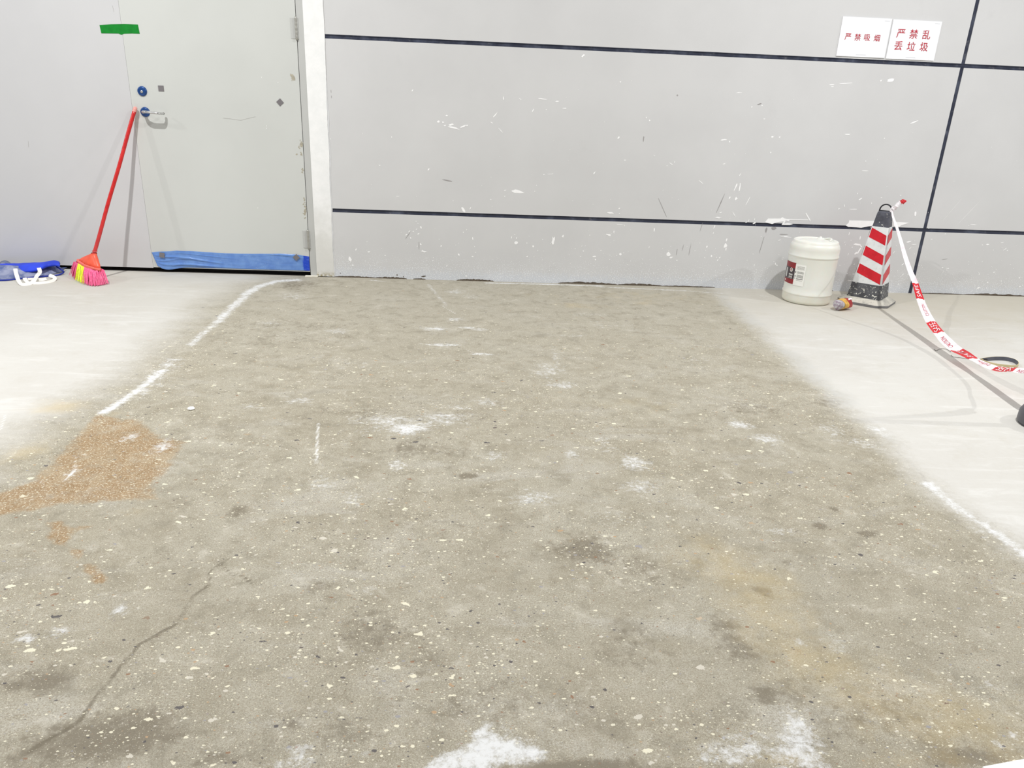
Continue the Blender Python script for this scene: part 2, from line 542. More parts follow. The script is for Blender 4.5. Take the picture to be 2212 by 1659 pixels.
def floor_material():
    n = NT('worn_concrete')
    P = n.obj()
    warp = n.noise(18, 3, 0.5, color=True)
    w2 = n.vadd(P, n.vscale(warp, (0.03, 0.03, 0)))
    n1 = n.noise(1.3, 5, 0.55)
    n2 = n.noise(7, 6, 0.62)
    n3 = n.noise(45, 4, 0.6)
    n4 = n.noise(260, 3, 0.6)
    n5 = n.noise(900, 2, 0.6)
    # ---------- dark slab
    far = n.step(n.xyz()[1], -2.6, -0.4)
    base = n.mix(n.step(n1, 0.35, 0.65), srgb(166, 160, 142), srgb(175, 171, 156))
    base = n.mix(n.step(n2, 0.40, 0.66), base, srgb(154, 148, 130))
    wash = n.noise(3.4, 6, 0.66, vec=n.vscale(P, (0.7, 1.5, 1)), dist=0.6)
    base = n.mix(n.step(wash, 0.50, 0.72, 0, 0.6), base, srgb(196, 194, 186))
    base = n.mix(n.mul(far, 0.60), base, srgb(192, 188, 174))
    base = n.mix(n.step(n3, 0.35, 0.75, 0, 0.30), base, srgb(192, 185, 168))
    veins = n.noise(24, 8, 0.78, dist=0.5)
    base = n.mix(n.step(veins, 0.46, 0.34, 0, 0.45), base, srgb(136, 126, 106))
    base = n.mix(n.step(n4, 0.34, 0.60, 0.60, 0), base, srgb(134, 123, 104))
    base = n.mix(n.step(n5, 0.54, 0.74, 0, 0.40), base, srgb(222, 216, 202))
    base = n.mix(n.step(n5, 0.32, 0.47, 0.62, 0), base, srgb(106, 96, 80))
    n6 = n.noise(480, 3, 0.65)
    base = n.mix(n.step(n6, 0.58, 0.68, 0, 0.6), base, srgb(220, 215, 200))
    base = n.mix(n.step(n6, 0.42, 0.33, 0, 0.5), base, srgb(112, 103, 88))
    mot = n.noise(13, 9, 0.74, dist=0.4)
    base = n.mix(n.step(mot, 0.50, 0.36, 0, 0.40), base, srgb(126, 120, 104))
    base = n.mix(n.step(mot, 0.54, 0.70, 0, 0.45), base, srgb(204, 199, 186))
    # blotches of darker wear
    dk = n.attr('dark')
    nb = n.noise(38, 6, 0.72)
    dm = n.step(n.add(n.mul(dk, 1.5), n.add(n.mul(n.sub(nb, 0.5), 2.2), n.mul(n.sub(n.noise(6, 5, 0.65), 0.5), 1.6))), 0.22, 0.95, 0, 0.85)
    base = n.mix(dm, base, srgb(120, 112, 96))
    yl = n.attr('yellow')
    ym = n.step(n.add(yl, n.mul(n.sub(n.noise(11, 6, 0.7), 0.5), 1.3)), 0.15, 1.0, 0, 0.42)
    base = n.mix(ym, base, srgb(186, 164, 112))
    # cracks
    ck = n.attr('crack')
    cm = n.step(n.add(n.mul(ck, 1.2), n.add(n.mul(n.sub(n3, 0.5), 0.9), n.mul(n.sub(n.noise(110, 5, .7), .5), 1.0))), 0.40, 1.0, 0, 0.7)
    base = n.mix(cm, base, srgb(104, 96, 80))
    # ---------- stones in the slab
    st = n.attr('stones')
    clus = n.step(n.noise(1.9, 4, 0.6), 0.36, 0.64, 0.35, 1.25)

    def stones(col, scale, r0, r1, pres, seed, amt=1.0, wa=0.35):
        wv = n.vadd(n.vscale(n.vadd(P, (seed, seed * 1.7, 0.0)), (0.8, 1.2, 1)), n.vscale(n.noise(scale * 2.0, 3, 0.6, color=True), (wa * 1.5 / scale, wa * 1.5 / scale, 0)))
        v = n.voro(scale, wv)
        s = n.sep(v.outputs['Color'])
        rad = n.add(r0, n.mul(n.math('POWER', s[0], 3.0), r1 - r0))
        m = n.step(n.sub(rad, v.outputs['Distance']), 0.0, 0.05)
        on = n.math('LESS_THAN', s[1], n.mul(n.mul(st, clus), pres))
        m = n.mul(m, n.mul(on, amt))
        b = s[2]
        sc_ = n.mix(n.step(b, 0.50, 0.52), srgb(228, 222, 198), srgb(206, 200, 186))
        sc_ = n.mix(n.step(b, 0.70, 0.71), sc_, srgb(178, 150, 118))
        sc_ = n.mix(n.step(b, 0.76, 0.77), sc_, srgb(84, 80, 82))
        sc_ = n.mix(n.step(b, 0.88, 0.89), sc_, srgb(140, 108, 84))
        sc_ = n.mix(n.step(b, 0.93, 0.94), sc_, srgb(150, 148, 150))
        return n.mix(m, col, sc_), m

    base, m1 = stones(base, 330, 0.12, 0.40, 0.50, 3.1, 0.45)
    base, m2 = stones(base, 150, 0.08, 0.36, 0.42, 7.7, 0.75)
    base, m3 = stones(base, 75, 0.05, 0.32, 0.34, 1.3, 0.88)
    base, m4 = stones(base, 32, 0.03, 0.26, 0.26, 5.9, 0.9, 0.6)
    # ---------- pale slab
    pale = n.mix(n.step(n1, 0.3, 0.7), srgb(197, 194, 187), srgb(205, 203, 197))
    pale = n.mix(n.step(n2, 0.5, 0.75, 0, 0.4), pale, srgb(190, 185, 174))
    pale = n.mix(n.step(n3, 0.35, 0.7, 0, 0.22), pale, srgb(208, 207, 203))
    streak = n.noise(9, 6, 0.7, vec=n.vscale(P, (0.35, 1.6, 1)), dist=0.8)
    pale = n.mix(n.step(streak, 0.50, 0.72, 0, 0.6), pale, srgb(217, 216, 212))
    pale = n.mix(n.step(n4, 0.30, 0.42, 0.22, 0), pale, srgb(166, 160, 148))
    # towards the far wall the pale slab is dirtier and more beige
    yy = n.xyz()[1]
    xx = n.xyz()[0]
    dirty = n.mul(n.step(n.add(yy, n.mul(n.sub(n2, 0.5), 0.8)), -1.3, -0.15), n.step(xx, 1.2, 2.6, 0.25, 0.75))
    pale = n.mix(dirty, pale, srgb(190, 184, 168))
    pale = n.mix(ym, pale, srgb(208, 190, 150))
    # ---------- join
    e = n.attr('edge')
    ed = n.add(e, n.mul(n.sub(n.noise(5, 5, 0.6, vec=n.vscale(P, (0.6, 1.3, 1))), 0.5), n.step(xx, -0.5, 1.0, 0.30, 0.13)))
    ed = n.add(n.add(ed, n.step(xx, -0.5, 1.0, 0.0, 0.035)), n.mul(n.sub(n3, 0.5), 0.08))
    pm = n.step(ed, -0.04, n.step(xx, -0.5, 1.0, 0.33, 0.15))
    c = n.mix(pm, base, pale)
    gb = n.attr('greyblue')
    c = n.mix(n.step(n.add(n.mul(gb, .9), n.add(n.mul(n.sub(n.noise(10, 6, .7), 0.5), 1.8), n.mul(n.sub(n3, .5), .8))), 0.2, 1.1, 0, 0.6), c, srgb(190, 190, 186))
    # ---------- rust
    ru = n.attr('rust')
    rm = n.step(n.add(n.mul(ru, 1.05), n.mul(n.sub(n.noise(22, 7, 0.78), 0.5), 2.0)), 0.38, 1.15, 0, 0.85)
    rc = n.mix(n.step(n3, 0.35, 0.65), srgb(132, 102, 62), srgb(152, 124, 88))
    rc = n.mix(n.step(n4, 0.45, 0.62, 0, 0.55), rc, srgb(184, 158, 124))
    stone_any = n.math('MAXIMUM', m3, m4)
    rv = n.noise(9, 5, 0.65)
    rc = n.mix(n.step(rv, 0.48, 0.68, 0, 0.65), rc, srgb(172, 154, 126))
    spk = n.noise(170, 3, 0.6)
    rc = n.mix(n.step(spk, 0.55, 0.63, 0, 0.85), rc, srgb(216, 208, 184))
    c = n.mix(n.mul(rm, n.inv(n.mul(stone_any, 0.8))), c, rc)
    # ---------- powder
    pw = n.attr('powder')
    np_ = n.noise(60, 7, 0.78)
    np2 = n.noise(16, 6, 0.7, vec=n.vscale(P, (0.8, 1.3, 1)), dist=0.7)
    wm = n.step(n.add(n.mul(pw, 1.25), n.add(n.mul(n.sub(np_, 0.5), 2.6), n.mul(n.sub(np2, 0.5), 1.6))), 0.42, 1.35, 0, 0.9)
    c = n.mix(wm, c, srgb(224, 225, 225))
    sm = n.step(n.add(n.attr('scratch'), n.mul(n.sub(np_, 0.5), 1.0)), 0.35, 0.9, 0, 0.75)
    c = n.mix(sm, c, srgb(238, 238, 236))
    h = n.add(n.mul(n2, 1.0), n.add(n.mul(n4, 0.25), n.mul(n3, 0.4)))
    n.bump(h, 0.25, 0.004)
    return n.fin(c, 0.72, 0.0, **{'Specular_IOR_Level': 0.3})


floor = make_floor()
floor.data.materials.append(floor_material())

# ------------------------------------------------------------------ WALL
Z1, Z2, JW = 1.4035, 0.4205, 0.0115      # centre heights of the two joints and half width
XV, XV0 = 2.930, -0.925


def wall_mat(name, a, b, dust=True):
    n = NT(name)
    P = n.obj()
    nn = n.noise(2.2, 4, 0.55)
    fine = n.noise(420, 2, 0.5)
    c = n.mix(n.step(nn, 0.3, 0.7), a, b)
    c = n.mix(n.step(fine, 0.35, 0.65, 0, 0.10), c, tuple(x * 0.82 for x in a))
    if dust:
        z = n.xyz()[2]
        s = n.noise(60, 7, 0.72)
        s2 = n.noise(9, 4, 0.6)
        g = n.step(n.add(z, n.mul(n.sub(s, 0.5), 0.16)), 0.085, 0.02, 0, 0.85)
        c = n.mix(g, c, srgb(208, 212, 218))
        # splashes that thin out upwards
        t = n.step(z, 0.30, 0.02, 0.0, 1.0)
        sp = n.noise(150, 3, 0.6)
        m = n.step(n.add(n.mul(t, 0.17), n.add(sp, n.mul(n.sub(s2, 0.5), 0.12))), 0.70, 0.76, 0, 0.75)
        c = n.mix(m, c, srgb(236, 238, 240))
        sm = n.noise(3.2, 6, 0.7)
        c = n.mix(n.step(sm, 0.60, 0.80, 0, 0.25), c, tuple(x * 0.75 for x in a))
    n.bump(fine, 0.06, 0.001)
    return n.fin(c, 0.55, 0.0)


m_panel = wall_mat('painted_panel', srgb(208, 208, 208), srgb(213, 213, 213))
m_chip = simple('bare_white_chip', srgb(253, 253, 253), 0.7, 0.02)
m_mark = simple('grey_scuff', srgb(162, 159, 158), 0.8, 0.1)
m_gouge = simple('dark_gouge', srgb(96, 86, 74), 0.9, 0.25, 90)

rng = random.Random(11)


def chip(bm, p, L, T, ang, mi=1, jag=0.35, y=-0.0006, n=9):
    """ragged flake of missing paint, lying on the face of the wall"""
    y -= rng.uniform(0, 0.0004)      # flakes never share a plane
    pts = []
    ca, sa = math.cos(ang), math.sin(ang)
    for k in range(n):
        a = 2 * math.pi * k / n
        r = 1 + rng.uniform(-jag, jag)
        u, v = math.cos(a) * L / 2 * r, math.sin(a) * T / 2 * r
        pts.append((p.x + u * ca - v * sa, y, p.z + u * sa + v * ca))
    f = bm.faces.new([bm.verts.new(q) for q in pts]); f.material_index = mi


def make_wall():
    bm = bmesh.new()
    D = 0.05
    xs = [(-0.925, XV - JW), (XV + JW, 7.5)]
    zs = [(0.0, Z2 - JW), (Z2 + JW, Z1 - JW), (Z1 + JW, 3.2)]
    for x0, x1 in xs:
        for z0, z1 in zs: box(bm, x0, x1, 0.0, D, z0, z1)
    # above and left of the double door
    box(bm, -3.035, -0.925, 0.0, D, 2.16, 3.2)
    box(bm, -6.5, -3.035, 0.0, D, 0.0, 3.2)
    ps = lambda px, py: W(px, py)
    q = 1 / 400.0     # metres per photo pixel, roughly, on the wall
    # --- the chips one can make out, read off the wall
    L = [(1260, 120, 7, 4, 30), (891, 195, 6, 3, 45), (1088, 213, 9, 3, 100), (1124, 214, 8, 1.5, -30), (1173, 214, 20, 2.5, -5), (1204, 219, 9, 2.5, 0),
         (1151, 239, 9, 2, 60), (1219, 234, 15, 2, 3), (965, 250, 7, 4, 0), (947, 263, 7, 5, 0), (957, 264, 6, 3, 0), (975, 269, 15, 4, 15), (980, 276, 32, 3.5, -12),
         (1000, 273, 16, 4, 25), (961, 271, 6, 3, 0), (1069, 249, 17, 3, 50), (1062, 265, 6, 2, -30), (1081, 281, 14, 1.5, -45), (1009, 271, 4, 3, 0), (1340, 177, 3, 3, 0),
         (1336, 297, 6, 4, 45), (1350, 346, 6, 2, 0), (1284, 373, 9, 2.5, 55), (1175, 377, 3, 3, 0), (1190, 376, 14, .8, 5), (926, 366, 6, 3, 45), (846, 296, 3, 3, 0), (820, 357, 5, 2, 0),
         (1596, 200, 15, 2, 5), (1797, 183, 12, 2, 5), (1798, 187, 9, 1.5, 5), (1826, 180, 34, 2, 5), (1903, 174, 4, 3, 45), (1924, 173, 18, 6, 8), (1974, 264, 22, 3, 20),
         (1830, 290, 16, 3, 3), (1910, 299, 3, 3, 0), (1563, 302, 16, 3, 5), (1576, 306, 4, 4, 90), (1651, 257, 5, 2, 0), (1668, 296, 7, 4, 0), (1684, 296, 5, 3, 0), (1396, 254, 3, 4, 0), (1403, 260, 4, 4, 0),
         (1665, 329, 3, 4, 0), (1624, 231, 3, 3, 0), (1646, 228, 3, 3, 0), (1564, 354, 8, 2, 15), (1450, 354, 13, 1, -30), (1441, 358, 3, 2, 0), (1457, 350, 3, 2, 0), (1413, 336, 6, 1, -30),
         (1870, 348, 3, 3, 0), (1868, 369, 16, 1, 0), (1514, 393, 13, 1, -35), (1598, 378, 10, 2, 65), (1589, 404, 20, 3, 72), (1598, 405, 20, 4, 90), (1576, 427, 7, 3, 60), (1590, 429, 8, 7, 100),
         (1616, 433, 26, 1.6, 68), (1585, 462, 20, 1.8, -52), (1551, 470, 17, 3, -3), (1557, 459, 6, 2, 20), (1858, 430, 11, 4, 40), (1852, 418, 4, 2, 80), (1904, 427, 5, 1.5, 5), (1945, 422, 5, 1.5, 5),
         (1812, 451, 6, 3, 20), (1824, 444, 8, 2, 105), (1843, 452, 22, 2, 0), (1118, 414, 30, 7, -8), (1091, 411, 6, 2, 10), (1155, 413, 4, 2, 0), (1159, 400, 3, 2, 0), (1090, 424, 4, 2, 20),
         (859, 424, 11, 1.6, 0), (1060, 431, 4, 1.5, 0), (1320, 460, 17, 4, -5), (1338, 450, 5, 4, 60), (1338, 461, 3, 2, 0), (1001, 453, 13, 6, -55), (1016, 450, 6, 2, 65), (979, 434, 3, 2, 0),
         (909, 491, 8, 4, -50), (899, 478, 3, 3, 0), (903, 483, 3, 2, 0), (878, 507, 6, 3, 45), (884, 500, 8, 2, 50), (887, 514, 5, 3, 100), (893, 500, 4, 2, 20), (900, 495, 4, 2, 30), (904, 505, 5, 3, 40),
         (909, 528, 7, 3, -50), (915, 543, 15, 4, -8), (953, 531, 6, 3, 70), (1001, 502, 4, 2, 70), (1008, 496, 3, 1.5, 70), (1021, 515, 8, 3, 95), (991, 550, 6, 4, -40), (1021, 554, 6, 3, 0), (1027, 545, 3, 2, 0),
         (1105, 513, 6, 2, 80), (1116, 514, 5, 2, 90), (1112, 506, 3, 2, 0), (1115, 525, 11, 8, -10), (1138, 525, 3, 2, 0), (1152, 532, 6, 5, 0), (1195, 520, 20, 7, 88), (1216, 510, 7, 4, 90), (1172, 517, 3, 2, 0),
         (1139, 554, 5, 3, 0), (756, 560, 14, 8, 110), (769, 539, 6, 3, 80), (797, 544, 6, 3, 0), (832, 552, 4, 2, 0), (762, 573, 4, 3, 0), (935, 563, 5, 2, 45), (965, 574, 6, 2, 70), (1007, 596, 4, 5, 90),
         (1314, 507, 16, 5, -15), (1326, 501, 8, 3, 90), (1216, 510, 5, 5, 0), (1340, 485, 21, 1.5, -2), (1349, 487, 4, 1.5, -70), (1274, 508, 3, 3, 0), (1284, 554, 9, 4, 0), (1286, 561, 4, 4, 90),
         (1254, 554, 5, 2, -20), (1260, 542, 4, 3, 0), (1298, 541, 3, 2, 60), (1340, 549, 7, 6, 40), (1332, 552, 5, 1.5, 0), (1413, 497, 10, 3.5, 88), (1443, 549, 13, 10, -30), (1450, 556, 10, 4, 20),
         (1402, 534, 6, 2, 80), (1462, 562, 4, 3, 0), (1543, 490, 10, 3, 75), (1541, 503, 8, 1.5, 75), (1569, 518, 9, 4, 75), (1567, 530, 13, 8, 80), (1568, 538, 8, 3, 95), (1527, 533, 6, 4, 60), (1537, 553, 6, 5, -60),
         (1550, 562, 7, 3, 60), (1555, 556, 6, 3, 50), (1548, 556, 3, 2, 0), (1629, 573, 7, 2, 85), (1675, 570, 10, 3, 110), (1678, 573, 5, 3, -10), (1697, 512, 34, 2, -1), (1697, 511, 9, 3.5, 0), (1683, 519, 8, 2, 20),
         (1612, 480, 7, 2, 20), (1617, 477, 8, 2, 80), (1629, 482, 9, 5, 30), (1630, 474, 6, 2, 90), (1834, 505, 10, 2, 90), (1858, 514, 9, 3, 90), (1850, 528, 20, 5, -5), (1860, 532, 10, 3, -30), (1856, 541, 16, 4, 68), (1849, 547, 8, 5, 40),
         (1832, 549, 7, 2, 80), (1838, 519, 3, 2, 0), (1841, 534, 3, 3, 0), (1845, 571, 5, 3, 40), (1844, 592, 8, 2.5, 5), (1830, 591, 3, 4, 90), (1835, 606, 12, 3, 2), (1814, 574, 3, 2, 0), (1825, 523, 4, 2, 60),
         (1963, 522, 12, 4, 12), (1974, 528, 13, 2, 2), (1966, 536, 10, 1.5, 55), (1950, 571, 10, 3, 50), (1931, 545, 8, 2, 65), (1950, 593, 7, 2, 45), (1945, 598, 6, 1.5, 30), (1940, 614, 7, 2, 85), (1977, 462, 11, 5, 100),
         (2102, 485, 19, 1.8, -2), (2133, 528, 9, 3.5, 0), (2165, 524, 9, 1.5, 5), (2171, 538, 13, 1.5, 40), (2176, 541, 4, 2, 0), (2122, 529, 3, 2, 0), (2147, 588, 6, 3, 20), (2115, 592, 4, 3, 30), (2133, 610, 5, 3, 30),
         (2092, 460, 80, .5, 54), (2055, 455, 60, .4, 58), (2113, 622, 9, 4, 15), (2131, 622, 5, 2, 90), (2202, 600, 4, 4, 0), (2202, 619, 7, 3, 30), (2163, 607, 4, 3, 0), (2048, 580, 3, 5, 90), (2036, 578, 6, 2, 0), (2042, 505, 4, 2, 0), (2012, 517, 6, 1.5, 0), (2073, 608, 3, 2, 0),
         (1258, 122, 5, 3, 0), (1180, 237, 3, 2, 0), (714, 300, 1, 5, 0), (605, 275, 1, 4, 0), (576, 277, 5, 2, 85)]
    for px, py, l, t, a in L:
        chip(bm, ps(px, py), l * q, (max(t, 1.4) if l < 50 else t) * q, math.radians(a), n=10 if l > 12 else 7)
    # larger torn patches crossing the lower joint: outlines
    def patch(pl, y, mi=1):
        prism(bm, [Vector((W(a, b).x, y, W(a, b).z)) for a, b in pl], (0, 0.0005, 0), mi)
    patch([(1659, 472), (1686, 472), (1690, 469), (1695, 472), (1706, 474), (1704, 478), (1697, 476), (1694, 483), (1702, 482), (1713, 484), (1706, 486), (1688, 486), (1693, 478), (1675, 481), (1668, 484), (1652, 480)], -0.0013)
    patch([(1700, 473), (1746, 474), (1746, 475.6), (1700, 475)], -0.0011)
    patch([(1741, 459), (1750, 474), (1751, 479), (1747, 474), (1740, 461)], -0.0011)
    patch([(1834, 476), (1888, 477), (1886, 487), (1860, 492), (1850, 491), (1832, 490), (1827, 487), (1833, 481)], -0.0013)
    patch([(1930, 479), (1964, 481), (1946, 487), (1942, 490), (1930, 488)], -0.0013)
    # greyer scuffs
    for px, py, l, t, a in [(1430, 446, 52, 1.4, -60), (1556, 440, 46, 1.6, 72), (1645, 530, 50, 1.4, 82), (967, 390, 27, 2.5, -10), (540, 255, 1, 1, 0), (715, 197, 1.2, 7, 0), (716, 209, 1.2, 6, 0),
                            (1515, 490, 20, 1.2, 78), (880, 510, 24, 1, 55), (905, 530, 22, 1, 90), (1692, 506, 22, 2, 0), (1655, 497, 14, 5, 88), (1672, 493, 16, 8, 0), (1490, 540, 30, 1, 85), (1462, 545, 20, 1, 88), (1475, 535, 16, 1, 80),
                            (2040, 560, 16, 1, 10), (1640, 225, 10, 3, 20), (1463, 206, 4, 4, 0), (1390, 300, 3, 12, 0)]:
        chip(bm, ps(px, py), l * q, t * q, math.radians(a), 2, 0.25)
    # very small flecks, denser low down and to the right
    for k in range(520):
        x = rng.uniform(-0.7, 3.7)
        z = 0.03 + abs(rng.gauss(0, 0.17))
        if z > 0.8: continue
        if rng.random() > 0.35 + 0.5 * (x > 0.6): continue
        s = rng.uniform(0.002, 0.0048)
        chip(bm, Vector((x, 0, z)), s * rng.uniform(1, 2.0), s, rng.uniform(0, 3.1), 1, 0.4, n=5)
    for k in range(60):
        x = rng.uniform(-0.7, 3.7); z = rng.uniform(0.5, 1.25)
        chip(bm, Vector((x, 0, z)), rng.uniform(.003, .007), 0.002, rng.uniform(0, 3.1), 1, 0.4, n=5)
    # broken foot of the wall: dark gouges in the plaster, ragged
    for a, b, hh in ((-0.88, -0.62, .008), (-0.62, -0.42, .010), (-0.38, -0.30, .006), (-0.10, 0.14, .013), (0.56, 0.95, .014), (0.95, 1.25, .012), (1.25, 1.6, .006), (3.0, 3.3, .004), (3.3, 3.75, .012), (2.25, 2.4, .010)):
        n_ = 26
        up_ = []
        for k in range(n_ + 1):
            t = k / n_
            up_.append(Vector((a + (b - a) * t, -0.0012, 0.003 + hh * math.sin(math.pi * t) ** 0.6 * rng.uniform(0.45, 1.0))))
        prism(bm, up_ + [Vector((b, -0.0012, 0)), Vector((a, -0.0012, 0))], (0, 0.0008, 0), 3)
    for px, py, l, t, a in [(872, 598, 2, 9, 20), (915, 597, 3, 22, 100), (858, 594, 4, 6, 0), (735, 590, 3, 3, 0)]:
        chip(bm, ps(px, py), max(l, 1) * q, t * q * .5, math.radians(a), 3, 0.3)
    me = bpy.data.meshes.new('wall_back')
    bm.to_mesh(me); bm.free()
    for m in (m_panel, m_chip, m_mark, m_gouge): me.materials.append(m)
    o = bpy.data.objects.new('wall_back', me)
    COL.objects.link(o)
    tag(o, kind='structure')
    # face sheets point at the room
    return o


make_wall()

n = NT('dark_joint_strip')
jz = n.noise(5, 4, 0.6, vec=n.vscale(n.obj(), (1.5, 1, 1.5)))
jd = n.noise(22, 5, 0.7)
c_ = n.mix(n.step(jz, 0.45, 0.72), srgb(50, 54, 70), srgb(82, 88, 106))
c_ = n.mix(n.step(jd, 0.58, 0.75, 0, 0.55), c_, srgb(128, 128, 132))
m_joint = n.fin(c_, n.step(jd, 0.4, 0.7, 0.28, 0.6), 0.1)

for nm, (x0, x1, z0, z1) in (('trim_1', (-0.90, 7.5, Z1 - JW, Z1 + JW)), ('trim_2', (-0.90, 7.5, Z2 - JW, Z2 + JW)), ('trim_3', (XV - JW + .0005, XV + JW - .0005, 0.0, 3.2))):
    bm = bmesh.new()
    # shallow channel: two raised lips and a sunken web
    if nm != 'trim_3':
        h = z1 - z0
        prof = [(0.0055, z0 + .0002), (0.0015, z0 + .0002), (0.0015, z0 + h * .16), (0.0055, z0 + h * .30), (0.0055, z0 + h * .70), (0.0015, z0 + h * .84), (0.0015, z1 - .0002), (0.0055, z1 - .0002)]
        prof = prof[:1] + prof[1:]
        pts = [Vector((x0, y, z)) for y, z in prof] + [Vector((x0, 0.012, z1 - .0002)), Vector((x0, 0.012, z0 + .0002))]
        prism(bm, pts, (x1 - x0, 0, 0))
    else:
        for za, zb in ((0.0, Z2 - JW), (Z2 + JW, Z1 - JW), (Z1 + JW, 3.2)):
            box(bm, x0, x1, 0.003, 0.012, za, zb)
    tag(build(nm, bm, m_joint), kind='structure')

# plaster strip between door frame and panels, torn right edge
n = NT('white_plaster')
pz = n.xyz()[2]
pa = n.noise(14, 5, 0.6)
pb = n.noise(80, 5, 0.7)
c_ = n.mix(n.step(pa, 0.35, 0.7), srgb(240, 241, 240), srgb(247, 247, 246))
c_ = n.mix(n.step(n.add(pz, n.mul(n.sub(pa, 0.5), 0.3)), 0.55, 0.12, 0, 0.75), c_, srgb(214, 213, 207))
c_ = n.mix(n.mul(n.step(n.add(pz, n.mul(n.sub(pb, 0.5), 0.09)), 0.045, 0.01), n.step(pb, 0.40, 0.6)), c_, srgb(150, 136, 88))
c_ = n.mix(n.step(pb, 0.68, 0.76, 0, 0.4), c_, srgb(176, 174, 168))
n.bump(n.add(pa, n.mul(pb, 0.3)), 0.5, 0.004)
m_plaster = n.fin(c_, 0.8)
bm = bmesh.new()
rp = []
N_ = 120
for k in range(N_ + 1):
    z = 0.004 + 2.15 * k / N_
    base = -0.886 + 0.012 * (z / 1.5)
    if z < 0.155: base = -0.882
    x = base + 0.0045 * mnoise.noise(Vector((3.1, 0, z * 6))) + 0.0018 * mnoise.noise(Vector((1, 0, z * 40)))
    rp.append(Vector((x, -0.006, z)))
lp = [Vector((-0.990, -0.006, 0.004)), Vector((-0.990, -0.006, 2.154))]
prism(bm, [lp[0]] + rp + [lp[1]], (0, 0.03, 0))
tag(build('trim_4', bm, m_plaster), kind='structure')
bm = bmesh.new()   # second, greyer torn layer right of it
rq = [Vector((p.x + 0.006 + 0.005 * mnoise.noise(Vector((9, 0, p.z * 9))) - (0.010 if p.z > 1.18 else 0), -0.002, p.z)) for p in rp]
prism(bm, [Vector((-0.93, -0.002, 0.004))] + rq + [Vector((-0.93, -0.002, 2.154))], (0, 0.01, 0))
tag(build('trim_5', bm, simple('torn_filler_edge', srgb(222, 223, 225), 0.8, 0.06, 30)), kind='structure')

# ------------------------------------------------------------------ DOOR
def paint(name, a, b, tone):
    n = NT(name)
    k1 = n.noise(1.7, 4, 0.5)
    k2 = n.noise(30, 5, 0.7)
    f = n.noise(500, 2, 0.5)
    c = n.mix(n.step(k1, 0.3, 0.7), a, b)
    c = n.mix(n.step(k2, 0.66, 0.78, 0, 0.3), c, tone)
    n.bump(f, 0.04, 0.001)
    return n.fin(c, 0.42)


m_leafL = paint('grey_door_paint', srgb(203, 203, 204), srgb(208, 208, 209), srgb(190, 188, 188))
m_leafR = paint('warm_grey_door_paint', srgb(203, 205, 201), srgb(208, 210, 206), srgb(194, 194, 188))
m_frame = paint('frame_paint', srgb(188, 189, 186), srgb(196, 197, 194), srgb(160, 158, 150))
m_black = simple('black_void', srgb(22, 18, 18), 0.8)
m_steel = simple('brushed_steel', srgb(200, 200, 200), 0.25, 0.05, 60, 0.9)
m_hinge = simple('satin_hinge_metal', srgb(176, 175, 168), 0.4, 0.08, 50, 0.4)
m_bluefilm = simple('blue_protective_film', srgb(30, 72, 134), 0.3, 0.15, 80, 0.2)

XS, XG = -2.0095, -1.031
bm = bmesh.new()
box(bm, -2.995, XS - 0.0004, -0.0005, 0.045, 0.026, 2.10)
d1 = build('door_1', bm, m_leafL, bevel=0.0007)
tag(d1, kind='structure')
d2 = empty('door_2', (XS, 0, 0.026), kind='structure')
bm = bmesh.new()
box(bm, XS + 0.0004, XG - 0.002, -0.001, 0.045, 0.030, 2.10)
leaf = build('door_leaf', bm, m_leafR, d2, bevel=0.0007)
# a folded metal edge on the leaf at the hinge side, worn through in places
bm = bmesh.new()
for z0, z1, mx in ((0.62, 0.83, .016), (0.36, 0.50, .010), (1.16, 1.19, .010)):
    for k in range(16):
        c0 = rng.uniform(z0, z1); xx = XG - 0.004 - abs(rng.gauss(0, mx)) if z1 < 1 else rng.uniform(XG - .05, XG - .03)
        chip(bm, Vector((xx, 0, c0)), rng.uniform(.006, .020), rng.uniform(.004, .012), rng.uniform(0, 3), 0, 0.4, -0.0016, 7)
for px, py in ((565, 167), (601, 178), (576, 277), (576, 272), (557, 449)):
    chip(bm, W(px, py), .006, .0035, 1.3, 1, .3, -0.0016, 6)
sub('worn_paint', bm, [simple('worn_through_paint', srgb(176, 170, 152), 0.8, 0.1, 60), m_chip], leaf)
bm = bmesh.new()
for pl in ([(482, 255), (500, 257), (520, 260), (535, 256), (552, 252)], [(243, 12), (246, 26)], [(61, 305), (62, 318)]):
    tube(bm, [W(x, y, -0.0012 if x > 300 else -0.0007) for x, y in pl], 0.0007, 4)
sub('scuff_line', bm, simple('pencil_grey', srgb(168, 166, 162), .8), leaf)


def rosette(z, x, name):
    bm = bmesh.new()
    lathe(bm, [(0, .009), (.010, .009), (.022, .0085), (.0255, .006), (.0265, .003), (.0275, .0)], (x, -0.001, z), 36, Vector((0, -1, 0)))
    return build(name, bm, m_bluefilm, d2, smooth=True)


